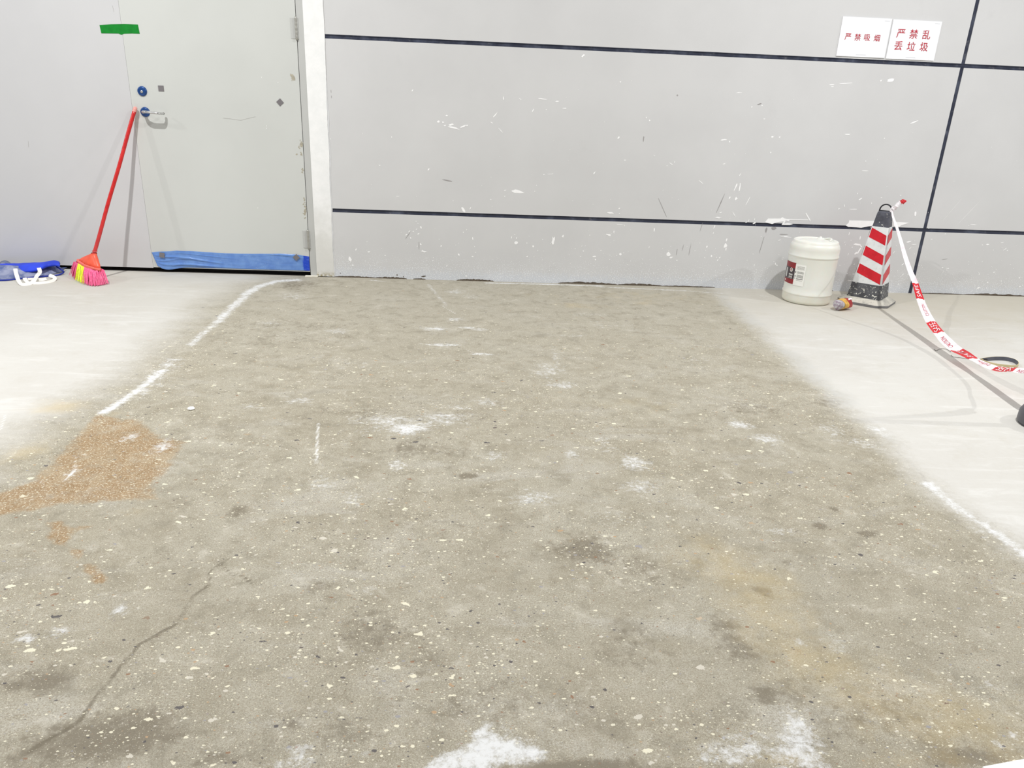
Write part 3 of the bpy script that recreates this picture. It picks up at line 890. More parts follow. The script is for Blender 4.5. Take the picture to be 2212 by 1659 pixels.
pr = (W(298, 196) + W(318, 198)) / 2
r1 = rosette(W(308, 197).z, W(307.5, 197).x, 'lock_escutcheon')
bm = bmesh.new()
lathe(bm, [(0, .014), (.0055, .014), (.0075, .012), (.0085, .008)], (W(307.5, 197).x, -0.001, W(308, 198).z), 24, Vector((0, -1, 0)))
box(bm, W(307.5, 197).x - .001, W(307.5, 197).x + .001, -0.0165, -0.014, W(308, 198).z - .004, W(308, 198).z + .003)
sub('lock_cylinder', bm, m_steel, r1, smooth=True)
LZ, LX = W(315, 242, -0.005).z, W(313, 241, -0.005).x
r2 = rosette(LZ, LX, 'handle_rosette')
bm = bmesh.new()
lev = smooth_pts([(LX, -.008, LZ), (LX, -.030, LZ), (LX + .006, -.050, LZ + .001), (LX + .030, -.060, LZ + .002), (LX + .070, -.060, LZ - .001), (LX + .098, -.058, LZ - .003), (LX + .112, -.046, LZ - .004), (LX + .115, -.026, LZ - .004)], 6)
tube(bm, lev, [0.0085] * 8 + [0.0085 - 0.0015 * min(1, k / 14) for k in range(len(lev) - 8)], 14)
for v in bm.verts:
    if v.co.y < -.034: v.co.y = -.055 + (v.co.y + .055) * 1.7
build('lever_handle', bm, m_steel, d2, smooth=True)
for hz in (1.437, 0.236):
    bm = bmesh.new()
    box(bm, XG - .034, XG - .006, -0.0035, 0.0, hz - .055, hz + .055)
    box(bm, XG + .003, XG + .010, -0.0095, 0.0, hz - .055, hz + .055)
    h = build('hinge', bm, m_frame, d2, bevel=0.001)
    bm = bmesh.new()
    lathe(bm, [(0, -.062), (.004, -.062), (.0055, -.058), (.0075, -.056)] + [(.0075 if (k % 4) else .0062, -.056 + .112 * k / 20) for k in range(1, 20)] + [(.0075, .056), (.0055, .058), (.004, .062), (0, .062)], (XG - .001, -0.010, hz), 20)
    sub('hinge_pin', bm, m_hinge, h, smooth=True)

bm = bmesh.new()
box(bm, XG + .0015, -0.990, -0.004, 0.05, 0.0, 2.155)
box(bm, -3.035, -2.998, -0.004, 0.05, 0.0, 2.155)
box(bm, -2.998, XG + .0015, -0.004, 0.05, 2.104, 2.155)
fr = build('trim_6', bm, m_frame, bevel=0.0015)
tag(fr, kind='structure')
bm = bmesh.new()      # black sheets painting in the shade of the gap behind and under the leaves
box(bm, -2.998, XG + .0015, 0.0455, 0.05, 0.0, 2.104)
box(bm, -2.998, XG + .0015, 0.012, 0.0455, 0.0, 0.004)
tag(build('gap_shade_sheet', bm, m_black), kind='structure')
bm = bmesh.new()
a, b = F(655, 600), F(686, 601)
box(bm, -1.062, -0.982, -0.030, -0.0042, 0.0, 0.009)
tag(build('trim_8', bm, simple('pale_floor_plate', srgb(226, 222, 208), 0.6), bevel=0.002), kind='structure')

# film on the door's foot
def film():
    nu, nv = 130, 28
    bm = bmesh.new()
    x0, x1 = W(328, 546).x, XG - 0.0025
    V = []
    for j in range(nv + 1):
        row = []
        for i in range(nu + 1):
            u, v = i / nu, j / nv
            top = 0.136 + 0.004 * math.sin(u * 9) - (0.010 if u > .9 else 0) * (u - .9) * 10 + 0.002 * mnoise.noise(Vector((u * 14, 0, 0)))
            if u < 0.16: top -= 0.012 * (0.16 - u) / 0.16
            bot = 0.036 - (0.018 * math.exp(-((u - 0.09) / .08) ** 2)) + 0.012 * max(0, (0.035 - u) / 0.035)
            x = x0 + (x1 - x0) * u + 0.028 * v_lean(u) * (1 - v)
            z = bot + (top - bot) * v
            # folds running down from the upper left corner
            y = -0.0022
            for (ua, va, ub, vb, w_, h_) in ((0.02, .80, 0.46, .30, .035, .007), (0.0, .45, .25, .60, .03, .004), (.15, .88, .52, .66, .02, .004), (.03, .30, .40, .10, .04, .006), (.12, .22, .55, .05, .02, .004), (.74, .97, .98, .82, .02, .004)):
                dx, dy = ub - ua, (vb - va) * .12
                t = max(0, min(1, ((u - ua) * dx + (v - va) * .12 * dy) / (dx * dx + dy * dy)))
                dd = math.hypot(u - ua - t * dx, (v - va) * .12 - t * dy)
                y -= h_ * math.exp(-(dd / (w_ * .16)) ** 2) * math.sin(math.pi * min(1, t * .9 + .1)) ** .5
            y -= 0.0016 * abs(mnoise.noise(Vector((u * 10, v * 5, 2))))
            if u < 0.14: y -= 0.006 * (0.14 - u) / 0.14 * (1 - v)
            row.append(bm.verts.new((x, y, z)))
        V.append(row)
    for j in range(nv):
        for i in range(nu):
            bm.faces.new((V[j][i], V[j][i + 1], V[j + 1][i + 1], V[j + 1][i]))
    n = NT('blue_plastic_film')
    x = n.xyz()[0]
    k = n.noise(130, 6, 0.75)
    k2 = n.noise(16, 4, 0.6)
    c = n.mix(n.step(k2, .35, .65), srgb(112, 152, 214), srgb(98, 138, 206))
    c = n.mix(n.step(n.add(x, n.mul(n.sub(k2, .5), .04)), -1.078, -1.066), c, srgb(30, 74, 200))
    patchy = n.step(n.noise(7, 3, .6), .48, .66)
    c = n.mix(n.mul(n.step(k, .60, .68, 0, .55), n.mul(patchy, n.step(x, -1.5, -1.35))), c, srgb(220, 226, 236))
    xw = n.noise(60, 5, .7, vec=n.vscale(n.obj(), (.25, 1, 2.2)))
    c = n.mix(n.step(xw, .62, .72, 0, .4), c, srgb(190, 210, 240))
    m = n.fin(c, 0.2, 0.0)
    o = build('plastic_film', bm, m, smooth=True)
    s = o.modifiers.new('s', 'SOLIDIFY'); s.thickness = 0.0004; s.offset = 1
    return o


def v_lean(u): return max(0.0, (0.10 - u) / 0.10)


tag(film(), 'wrinkled translucent blue plastic film stuck along the foot of the right door leaf', 'plastic film')

m_sq = simple('grey_felt_square', srgb(122, 118, 120), 0.9, 0.06, 200)
for px, py, ang, y, lab in ((348, 191, 0.0, -0.0012, 'small upright grey square stuck on the door right of the blue lock disc'),
                            (605, 221, 0.72, -0.0012, 'small grey square turned on its point, high on the door near the hinge edge'),
                            (350, 551, -0.12, -0.0120, 'small grey square on the left end of the blue film'),
                            (640, 556, 0.72, -0.0075, 'small grey square turned on its point on the right end of the blue film')):
    p = W(px, py, y)
    s = 0.0155
    pts = [Vector((p.x + s * (cx * math.cos(ang) - cz * math.sin(ang)), y, p.z + s * (cx * math.sin(ang) + cz * math.cos(ang)))) for cx, cz in ((-1, -1), (1, -1), (1, 1), (-1, 1))]
    bm = bmesh.new(); prism(bm, pts, (0, -0.0022, 0))
    tag(build('sticker_square', bm, m_sq), lab, 'sticker', 'grey squares stuck on the door')

# green tape over the seam between the leaves
bm = bmesh.new()
pl = [(215, 54), (240, 52.5), (270, 52), (298, 53), (302, 73), (285, 72.5), (268, 73), (262, 75), (256, 72.5), (219, 72)]
prism(bm, [W(a, b, -0.0012) for a, b in pl], (0, -0.0008, 0))
n = NT('green_tape')
gx = n.xyz()
seam_d = n.step(n.math('ABSOLUTE', n.sub(gx[0], -2.015)), 0.035, 0.06)
k = n.noise(40, 5, .65)
c_ = n.mix(n.step(k, .4, .65, 0, .5), srgb(16, 136, 44), srgb(10, 112, 34))
tag(build('adhesive_tape', bm, n.fin(c_, 0.3)), 'strip of bright green tape across the seam of the double door', 'tape')

# ------------------------------------------------------------------ SIGNS
m_card = simple('white_sign_card', srgb(246, 247, 250), 0.4, 0.01)
m_cardedge = simple('sign_edge', srgb(196, 194, 190), 0.5)
m_redink = simple('red_lettering', srgb(190, 40, 60), 0.5, 0.05)
m_greyink = simple('grey_small_print', srgb(196, 198, 204), 0.5)


def sign(x0, z0, rows, lab, tilt=0.0):
    w_, h_ = 0.297, 0.212
    t = empty('notice_sign', (x0 + w_ / 2, -0.002, z0), lab, 'sign', 'paper notices above the upper wall joint')
    f = lambda u, v, y: Vector((x0 + u + v * 0.0 , y - 0.006 * (v / h_ < 0) , z0 + v))
    bm = bmesh.new()
    box(bm, x0, x0 + w_, -0.0055, -0.0005, z0, z0 + h_)
    board = build('sign_board', bm, m_card, t, bevel=0.0007)
    for s, size, u, v in rows:
        bm = bmesh.new()
        vf = text_mesh(s, size)
        xs_ = [q[0] for q in vf[0]]; hs = [q[1] for q in vf[0]]
        k = size / max(max(xs_) - min(xs_), max(hs) - min(hs))
        for lk, (dx, dz) in enumerate(((-.0003, 0), (.0003, 0), (0, -.0003), (0, .0003))):
            add_mapped(bm, vf, lambda x, y: Vector((x0 + u * w_ + x * k + dx, -0.0060 - .00015 * lk, z0 + h_ * (1 - v) + y * k + dz)))
        build('red_character', bm, m_redink, t)
    for u0, u1, v, hh in ((.86, .96, .06, .0016), (.40, .60, .945, .0016)):
        bm = bmesh.new()
        box(bm, x0 + u0 * w_, x0 + u1 * w_, -0.0060, -0.0054, z0 + h_ * (1 - v) - hh / 2, z0 + h_ * (1 - v) + hh / 2)
        build('small_print', bm, m_greyink, t)
    return t


zb = Z1 + JW + 0.006
sign(W(1805, 121).x + .001, zb + 0.004, [('\u4e25', .036, .17, .50), ('\u7981', .036, .37, .50), ('\u5438', .036, .565, .50), ('\u70df', .036, .765, .50)],
     'white notice with a single row of small red characters, the left of two')
sign(W(1912, 126).x + .002, zb + 0.002, [('\u4e25', .049, .205, .345), ('\u7981', .049, .470, .345), ('\u4e71', .049, .735, .345), ('\u4e22', .049, .205, .655), ('\u5783', .049, .470, .655), ('\u573e', .049, .735, .655)],
     'white notice with two rows of larger red characters, the right of two')

# ------------------------------------------------------------------ BROOM
top = Vector((-1.983, -0.022, 0.972))
low = W(203, 548, -0.262)
br = empty('broom', (low.x, low.y, 0.0), 'long-handled broom with red handle and pink and yellow bristles leaning on the door', 'broom')
ax = (top - low).normalized()
bm = bmesh.new()
pts = [low - ax * .03] + [low + (top - low) * (k / 24) for k in range(25)]
pts = [p + Vector((0.0012 * math.sin(i * .5), 0, 0)) * (0 < i < 25) for i, p in enumerate(pts)]
tube(bm, pts, [0.0105] * len(pts), 16)
n = NT('red_wrapped_handle')
k = n.noise(30, 4, .6)
c_ = n.mix(n.step(k, .35, .7), srgb(196, 28, 30), srgb(214, 44, 40))
hz_ = n.xyz()[2]
c_ = n.mix(n.step(n.add(hz_, n.mul(n.sub(k, .5), .1)), .45, .2, 0, .35), c_, srgb(190, 84, 84))
n.bump(n.noise(60, 3, .5), .3, .002)
hd = build('handle', bm, n.fin(c_, .32), br, smooth=True)
bm = bmesh.new()
lathe(bm, [(.0112, -.022), (.0116, -.004), (.0095, .005), (.005, .008), (0, .009)], top, 16, ax)
sub('handle_cap', bm, simple('translucent_pink_cap', srgb(232, 160, 150), .35), hd, smooth=True)
# head
BL, BR = W(168.5, 562, -0.205), W(215.5, 583, -0.335)
bdir = (BR - BL).normalized()
bn = bdir.cross(Vector((0, 0, 1))).normalized()      # across the head, towards the room
if bn.y > 0: bn = -bn
m_orange = simple('orange_plastic_cap', srgb(240, 92, 62), .4, .08)
m_cuff = simple('salmon_bar', srgb(238, 112, 100), .45, .06)
bm = bmesh.new()
apex = low + ax * .004
def ring_at(c, hw, hd_, n_=20):
    return [c + bdir * (hw * math.cos(2 * math.pi * k / n_)) + bn * (hd_ * math.sin(2 * math.pi * k / n_)) for k in range(n_)]
mid = (BL + BR) / 2
hw = (BR - BL).length / 2
prev = None
for t, wd, dp in ((0, .016, .016), (.12, .021, .017), (.35, .10 * .5, .020), (.7, hw * .80, .024), (1.0, hw * .98, .026)):
    c = apex.lerp(mid, t)
    pts = ring_at(c, wd, dp)
    # creases in the moulded cap
    pts = [p + bn * (-.006 * t * math.cos(k * math.pi * 6 / 20) ** 2) for k, p in enumerate(pts)]
    vs = [bm.verts.new(p) for p in pts]
    if prev:
        for k in range(20): bm.faces.new((prev[k], prev[(k + 1) % 20], vs[(k + 1) % 20], vs[k]))
    prev = vs
bm.faces.new(prev)
build('bristle_cap', bm, m_orange, br, smooth=True)
bm = bmesh.new()
prev = None
for t, s in ((-.0075, .96), (-.006, 1.0), (.006, 1.0), (.0075, .96)):
    vs = [bm.verts.new(p + Vector((0, 0, t))) for p in ring_at(mid, hw * 1.03 * s, .029 * s, 28)]
    if prev:
        for k in range(28): bm.faces.new((prev[k], prev[(k + 1) % 28], vs[(k + 1) % 28], vs[k]))
    else: bm.faces.new(vs)
    prev = vs
bm.faces.new(prev[::-1])
build('head_bar', bm, m_cuff, br, smooth=True)
bm = bmesh.new()
tube(bm, [apex + ax * .012 + (bdir * math.cos(a) + bn * math.sin(a)) * .0135 for a in [k * math.pi / 8 for k in range(17)]], .0018, 6)
tube(bm, smooth_pts([apex + bdir * .014, apex + bdir * .024 - Vector((0, 0, .03)), mid + bdir * hw * .5 + Vector((0, 0, .02))], 5), .0012, 5)
build('binding_wire', bm, simple('pink_wire', srgb(226, 110, 110), .4, metal=.2), br, smooth=True)
Q0, Q1, Q2 = F(160, 596), F(190, 620), F(221, 617)
def brist(t0, t1, cnt, mat, name, nr):
    bm = bmesh.new()
    for k in range(cnt):
        t = t0 + (t1 - t0) * (k + rng.random() * .6) / cnt
        for r_ in range(nr):
            o_ = (r_ / (nr - 1) - .5)
            a = BL.lerp(BR, t) + bn * (o_ * .05) - Vector((0, 0, .004))
            g = Q0 * (1 - t) ** 2 + Q1 * 2 * t * (1 - t) + Q2 * t * t
            g = g + bn * (o_ * .062 - .008) + bdir * rng.uniform(-.010, .010) + bn * rng.uniform(-.006, .006)
            g.z = rng.uniform(.0015, .010) if t > .12 else rng.uniform(.002, .018)
            m_ = a.lerp(g, .5) + Vector((0, 0, .004))
            tube(bm, [a, m_, g], [.0017, .0018, .0011], 4)
    return build(name, bm, mat, br)
def bmat(name, a, b):
    n = NT(name)
    k = n.noise(90, 3, .6)
    return n.fin(n.mix(n.step(k, .35, .65), a, b), .45)
brist(0.0, .20, 18, bmat('pink_bristle_plastic', srgb(242, 88, 144), srgb(248, 122, 166)), 'bristles', 5)
o = brist(.20, .48, 28, bmat('yellow_bristle_plastic', srgb(226, 236, 30), srgb(248, 252, 60)), 'bristles', 5)
o['label'] = 'bright yellow band of bristles'
brist(.48, 1.0, 48, bmat('pink_bristle_plastic_b', srgb(242, 88, 144), srgb(248, 122, 166)), 'bristles', 5)

# ------------------------------------------------------------------ BAG
def surf(bm, rows, mi=0, close=False):
    V = [[bm.verts.new(p) for p in r] for r in rows]
    for a, b in zip(V, V[1:]):
        n_ = len(a)
        for i in range(n_ if close else n_ - 1):
            f = bm.faces.new((a[i], a[(i + 1) % n_], b[(i + 1) % n_], b[i])); f.material_index = mi
    return V


bagc = F(60, 597)
bag = empty('mesh_bag', (-2.66, -0.16, 0), 'collapsed blue and grey mesh bag with white carry straps lying against the door', 'bag')
n = NT('grey_blue_mesh_fabric')
xx = n.xyz()[0]
k = n.noise(14, 4, .6, dist=1.0)
c_ = n.mix(n.step(k, .35, .65), srgb(92, 106, 150), srgb(154, 160, 186))
ex = n.step(n.math('ABSOLUTE', n.sub(xx, -2.66)), .10, .2)
c_ = n.mix(n.mul(ex, n.step(k, .3, .55, .9, .25)), c_, srgb(52, 84, 160))
we = n.voro(420, dims='3D')
n.bump(we.outputs['Distance'], .4, .002)
m_mesh = n.fin(c_, .7)
m_blue = simple('royal_blue_cloth', srgb(34, 66, 214), .6, .2, 12, bump=.2)
m_piping = simple('dark_blue_piping', srgb(30, 52, 160), .6, .1)
m_strap = simple('white_webbing', srgb(244, 242, 236), .75, .05, 60, dust=.3, dustcol=srgb(210, 198, 170))
_foot = sorted([tuple(F(a, b).xy) for a, b in ((-40, 606.5), (-20, 606), (0, 605.5), (20, 604.5), (60, 600), (100, 596.5), (125, 593), (135, 588.5))])
FX, FY = [p[0] for p in _foot], [p[1] for p in _foot]
rows = []
NX = 40
XA, XB = -3.02, F(131, 590).x
for i in range(NX + 1):
    t = i / NX
    x = XA + (XB - XA) * t
    end = math.sin(math.pi * min(1, (1 - t) * 3.2 + .03)) if t > .85 else 1
    hgt = (.050 + .008 * math.sin(t * 7)) * (1 if t < .80 else max(.25, 1 - (t - .80) * 3.8)) 
    yf = float(np.interp(x, FX, FY)) + .006
    yb = min(-0.055, yf + .19) if yf < -.1 else yf + .06
    r = []
    for j in range(17):
        s = j / 16
        y = yf + (yb - yf) * s
        z = .006 + hgt * math.sin(math.pi * min(1, s * .5 + .02) ) ** 1.5
        z *= 1 if s < .8 else 1 - (s - .8) * .7
        z += .004 * mnoise.noise(Vector((x * 14, s * 4, 1)))
        if j == 0: z = .003
        r.append(Vector((x, y, max(z, .003))))
    rows.append(r)
bm = bmesh.new(); surf(bm, rows)
bd = build('mesh_body', bm, m_mesh, bag, smooth=True)
sm_ = bd.modifiers.new('s', 'SOLIDIFY'); sm_.thickness = .0015; sm_.offset = 1
# blue rim cloth lying over the top
rows = []
bl = [(-40, 575, 0), (0, 577, 0), (20, 580, 0), (45, 583.5, 0), (70, 582.5, 0), (88, 578, 0), (104, 572.5, 0), (118, 570, 0), (129, 572, 0)]
bt = [(-40, 571, 0), (0, 570, 0), (20, 569, 0), (45, 568, 0), (70, 567, 0), (88, 566.5, 0), (104, 565, 0), (118, 563.5, 0), (129, 567, 0)]
A = smooth_pts([W(a, b, -.205 + .05 * (k > 5)) for k, (a, b, _) in enumerate(bl)], 5)
B = smooth_pts([W(a, b, -.085) for a, b, _ in bt], 5)
bm = bmesh.new()
rr = []
for a, b in zip(A, B):
    r = []
    for j in range(11):
        s = j / 10
        p = a.lerp(b, s)
        p = p + Vector((0, 0, .010 * math.sin(math.pi * s) + .003 * mnoise.noise(Vector((p.x * 20, s * 3, 0)))))
        r.append(p)
    r2 = [Vector((p.x, p.y, p.z - .014)) for p in r[::-1]]
    rr.append([r[0] + Vector((0, -.004, -.007))] + r + [r[-1] + Vector((0, .004, -.007))] + r2)
V = surf(bm, rr, close=True)
bm.faces.new(V[0]); bm.faces.new(V[-1])
build('rim_band', bm, m_blue, bag, smooth=True)
# pipings: foot and right corner
bm = bmesh.new()
def on(px, py, z=.005): return F(px, py, z)
tube(bm, smooth_pts([on(-30, 606), on(0, 605.5), on(20, 604.5), on(60, 600), on(100, 596.5), on(125, 594), on(136, 589.5, .01), on(137, 586, .02), W(130, 581, -.14), W(122, 576, -.12)], 6), .0045, 7)
build('piping', bm, m_piping, bag, smooth=True)
# dark loop at the far left behind
bm = bmesh.new()
P_ = smooth_pts([W(-10, 572, -.07), W(2, 566, -.06), W(9, 564.5, -.06), W(16, 567, -.06), W(22, 571, -.07)], 5)
ribbon(bm, P_, [Vector((0, .9, .3)).normalized()] * len(P_), [.025] * len(P_))
o = build('carry_strap', bm, simple('grey_webbing', srgb(110, 118, 140), .8), bag, smooth=True)
o.modifiers.new('s', 'SOLIDIFY').thickness = .0015
o['label'] = 'grey strap loop at the back'
# white straps
def strap(pl, wd, twist=0.0, ups=None):
    P_ = smooth_pts(pl, 7)
    bm = bmesh.new()
    ac = []
    for i, p in enumerate(P_):
        t = (P_[min(i + 1, len(P_) - 1)] - P_[max(i - 1, 0)]).normalized()
        view = (CAM - p).normalized()
        ground = Vector((0, 0, 1))
        nrm = view.lerp(ground, .35).normalized() if ups is None else ups
        a_ = t.cross(nrm).normalized()
        if ac and a_.dot(ac[-1]) < 0: a_ = -a_
        ac.append(a_)
    ribbon(bm, P_, ac, [wd] * len(P_))
    o = build('carry_strap', bm, m_strap, bag)
    s = o.modifiers.new('s', 'SOLIDIFY'); s.thickness = .0012
    return o
strap([W(33, 580.5, -.238), W(35, 591, -.262), on(40, 606, .006), on(46, 613.5, .006), on(56, 614.5, .006), on(68, 611, .008), on(75, 604, .02), W(80, 596, -.26), W(86, 588, -.245), W(84, 578.5, -.23)], .021)
strap([on(53, 600, .012), on(56, 606, .008), on(63, 611, .005), on(78, 612, .005), on(95, 611, .005), on(110, 608, .005), on(118, 603, .008), on(116, 598, .014), on(106, 594, .024)], .020)
strap([on(60, 603, .012), on(75, 603, .006), on(90, 604, .006), on(100, 602, .008)], .017)

# ------------------------------------------------------------------ DRUM
DC = Vector((2.088, -0.29, 0.0))
dr = empty('plastic_drum', DC, 'white plastic drum with red and white label by the wall left of the cone', 'drum')
n = NT('milky_plastic')
k = n.noise(5, 4, .5)
zz = n.xyz()[2]
k3 = n.noise(18, 6, .7)
c_ = n.mix(n.step(k, .3, .7), srgb(228, 228, 218), srgb(234, 235, 229))
c_ = n.mix(n.step(n.add(zz, n.mul(n.sub(k3, .5), .12)), .10, .0, 0, .35), c_, srgb(214, 206, 176))
c_ = n.mix(n.step(k3, .62, .78, 0, .25), c_, srgb(216, 210, 190))
m_drum = n.fin(c_, .38, 0, Subsurface_Weight=0.12)
R = 0.146
prof = [(0, .002), (R * .93, .002), (R * .975, .008), (R * .985, .02), (R * .985, .050), (R * .99, .054), (R * 1.005, .058), (R * 1.005, .063), (R * .975, .070), (R * .97, .10), (R * .972, .20), (R * .98, .276), (R * .985, .282),
        (R * 1.008, .286), (R * 1.008, .291), (R * .985, .296), (R * .985, .326), (R * .985, .334), (R * .975, .344), (R * .955, .353), (R * .93, .359), (R * .915, .362), (R * .905, .366), (R * .89, .374), (R * .865, .379), (R * .80, .381), (R * .77, .3795), (R * .74, .375), (R * .70, .3735),
        (R * .62, .374), (R * .60, .3765), (R * .50, .3775), (R * .30, .378), (0, .378)]
bm = bmesh.new(); lathe(bm, prof, DC, 96)
build('drum_body', bm, m_drum, dr, smooth=True)
bm = bmesh.new()
cc = DC + Vector((0.055, .062, .369))
lathe(bm, [(0.021, 0), (.021, .010), (.019, .013), (.008, .014), (.008, .020), (.004, .022), (0, .022)], cc, 24)
build('vent_cap', bm, m_drum, dr, smooth=True)
bm = bmesh.new()       # grip recess bar on the right of the lid
tube(bm, smooth_pts([DC + Vector((.072, -.03, .379)), DC + Vector((.092, -.005, .385)), DC + Vector((.095, .03, .385)), DC + Vector((.08, .055, .379))], 6), .006, 8)
build('lid_grip', bm, m_drum, dr, smooth=True)
VA = math.atan2(CAM.y - DC.y, CAM.x - DC.x)
RL = R * .981
def dpt(a, z, r=RL): 
    th = VA + math.radians(a)
    return DC + Vector((math.cos(th) * r, math.sin(th) * r, z))
def dquad(bm, a0, a1, z0, z1, r, mi, n_=None):
    n_ = n_ or max(1, int(abs(a1 - a0) / 4))
    for k in range(n_):
        b0, b1 = a0 + (a1 - a0) * k / n_, a0 + (a1 - a0) * (k + 1) / n_
        f = bm.faces.new([bm.verts.new(dpt(*q, r)) for q in ((b0, z0), (b1, z0), (b1, z1), (b0, z1))]); f.material_index = mi
m_lred = simple('label_dark_red', srgb(142, 36, 42), .4, .06)
m_lblk = simple('label_charcoal', srgb(72, 62, 66), .4, .1)
m_lwht = simple('label_white', srgb(242, 242, 236), .4, .02)
m_lgry = simple('label_print_grey', srgb(150, 150, 146), .5, .1, 200)
m_lpal = simple('label_pale', srgb(206, 208, 206), .4, .05)
# left half, dark
z0, z1 = .116, .246
bm = bmesh.new()
nn_ = 14
for k in range(nn_):
    a0, a1 = -92 + 54 * k / nn_, -92 + 54 * (k + 1) / nn_
    t0, t1 = k / nn_, (k + 1) / nn_
    zc = lambda t: z1 - .030 - .004 * t
    zd = lambda t: z0 + .052 - .030 * (1 - t)
    for (p0, p1, q0, q1, mi) in ((z0, z0, z0 + .022 + .008 * t0, z0 + .022 + .008 * t1, 0), (z0 + .022 + .008 * t0, z0 + .022 + .008 * t1, zc(t0), zc(t1), 1), (zc(t0), zc(t1), z1, z1, 0)):
        f = bm.faces.new([bm.verts.new(v) for v in (dpt(a0, p0), dpt(a1, p1), dpt(a1, q1), dpt(a0, q0))]); f.material_index = mi
RL2 = RL + .0006
circ = []
def disc(bm, a, z, rad, mi, r_):
    f = bm.faces.new([bm.verts.new(dpt(a + math.degrees(rad * math.cos(q) / RL), z + rad * math.sin(q), r_)) for q in [2 * math.pi * k / 20 for k in range(20)]]); f.material_index = mi
disc(bm, -50, .200, .0125, 3, RL2)
disc(bm, -50, .200, .0085, 0, RL2 + .0004)
disc(bm, -49.5, .198, .004, 3, RL2 + .0008)
for zq, ws in ((.172, (-57, -53.5, -50, -46.5)), (.158, (-56, -51.5, -47))):
    for a in ws:
        dquad(bm, a, a + 2.8, zq - .005, zq + .004, RL2, 3, 1)
        dquad(bm, a + .8, a + 1.6, zq - .002, zq + .0015, RL2 + .0003, 1, 1)
dquad(bm, -60, -44, .146, .150, RL2, 2, 3)
dquad(bm, -74, -66, .150, .205, RL2, 4, 3)
dquad(bm, -76, -70, .124, .134, RL2, 3, 2)
build('label', bm, [m_lred, m_lblk, m_lgry, m_lwht, m_lpal], dr)['label'] = 'dark red and charcoal half of the label'
bm = bmesh.new()
dquad(bm, -38, -11, z0 - .003, z1 - .004, RL, 0)
def lines(za, zb_, a0, a1, n_, mi):
    for k in range(n_):
        zc_ = zb_ - (zb_ - za) * (k + .5) / n_
        a = a0
        while a < a1 - 1:
            w__ = rng.uniform(1.2, 3.4)
            dquad(bm, a, min(a + w__, a1), zc_ - .0009, zc_ + .0009, RL2, mi, 1)
            a += w__ + .5
lines(.210, .232, -33, -14, 4, 1)
lines(.186, .200, -31, -14, 4, 1)
lines(.160, .180, -31, -14, 6, 1)
dquad(bm, -31, -14.5, .152, .1555, RL2, 2)
lines(.142, .148, -31, -15, 1, 1)
for zq in (.190, .196, .172, .166, .155):
    dquad(bm, -36.5, -34, zq - .0018, zq + .0022, RL2, 2, 1)
build('label', bm, [m_lwht, m_lgry, m_lblk], dr)['label'] = 'white half of the label with rows of small grey print'

# ------------------------------------------------------------------ CONE
def rubber(name, a, flecks):
    n = NT(name)
    k = n.noise(20, 4, .6)
    c = n.mix(n.step(k, .3, .7), a, tuple(x * 1.7 + .01 for x in a))
    s = n.noise(75, 3, .6)
    c = n.mix(n.step(s, flecks, flecks + .03), c, srgb(226, 226, 216))
    return n.fin(c, .5)


m_rub = rubber('black_rubber', srgb(62, 63, 72), .66)
m_rubs = rubber('speckled_black_rubber', srgb(68, 69, 73), .60)
m_refw = simple('reflective_white', srgb(226, 228, 228), .35, .05, 20, dust=.35, dustcol=srgb(170, 170, 166))
n = NT('reflective_red')
s = n.noise(90, 3, .6)
c_ = n.mix(n.step(n.noise(20, 3, .5), .3, .7), srgb(196, 22, 38), srgb(212, 30, 46))
c_ = n.mix(n.step(s, .70, .73), c_, srgb(236, 214, 214))
m_refr = n.fin(c_, .32)
n = NT('dusty_rubber_base')
s = n.noise(14, 6, .65)
c_ = n.mix(n.step(s, .36, .62, .55, 1), srgb(96, 96, 96), srgb(206, 202, 190))
c_ = n.mix(n.step(n.noise(90, 3, .6), .62, .70, 0, .6), c_, srgb(120, 116, 108))
m_base = n.fin(c_, .75)
CC = Vector((2.491, -0.272, 0.0))
cone = empty('traffic_cone', CC, 'square red and white striped traffic cone with black top standing by the wall', 'traffic cone')
CA = math.radians(228)
fa = Vector((math.cos(CA), math.sin(CA), 0)); fb = Vector((-math.sin(CA), math.cos(CA), 0))
def sqr(h, r=.12):
    """rounded square outline of half width h, counterclockwise"""
    out = []
    for (sx, sy, a0) in ((1, 1, 0), (-1, 1, 90), (-1, -1, 180), (1, -1, 270)):
        for k in range(4):
            a = math.radians(a0 + 30 * k)
            out.append(((sx * (1 - r) + r * math.cos(a)) * h, (sy * (1 - r) + r * math.sin(a)) * h))
    return out
def cp(u, v, z): return CC + fa * u + fb * v + Vector((0, 0, z))
ZB, ZT = .040, .562
def hwid(z): return .096 + (.035 - .096) * (z - ZB) / (ZT - ZB)
lean = 0.0
def cone_ring(bm, z, h, r=.12): return [bm.verts.new(cp(u, v, z)) for u, v in sqr(h, r)]
def skin(bm, spec, mi=0, cap0=True, cap1=True):
    prev = None
    for z, h, r in spec:
        vs = cone_ring(bm, z, h, r)
        if prev:
            n_ = len(vs)
            for k in range(n_):
                f = bm.faces.new((prev[k], prev[(k + 1) % n_], vs[(k + 1) % n_], vs[k])); f.material_index = mi
        elif cap0: bm.faces.new(vs[::-1])
        prev = vs
    if cap1: bm.faces.new(prev)
zs1, zs2 = .130, .470
bm = bmesh.new()
skin(bm, [(ZB, hwid(ZB) + .004, .15), (zs1 - .004, hwid(zs1) + .004, .15), (zs1, hwid(zs1), .15)])
build('cone_skirt', bm, m_rubs, cone)
bm = bmesh.new()
skin(bm, [(zs1 - .002, hwid(zs1) + .003, .15), (zs2, hwid(zs2) + .003, .18), (zs2 + .002, hwid(zs2), .18)])
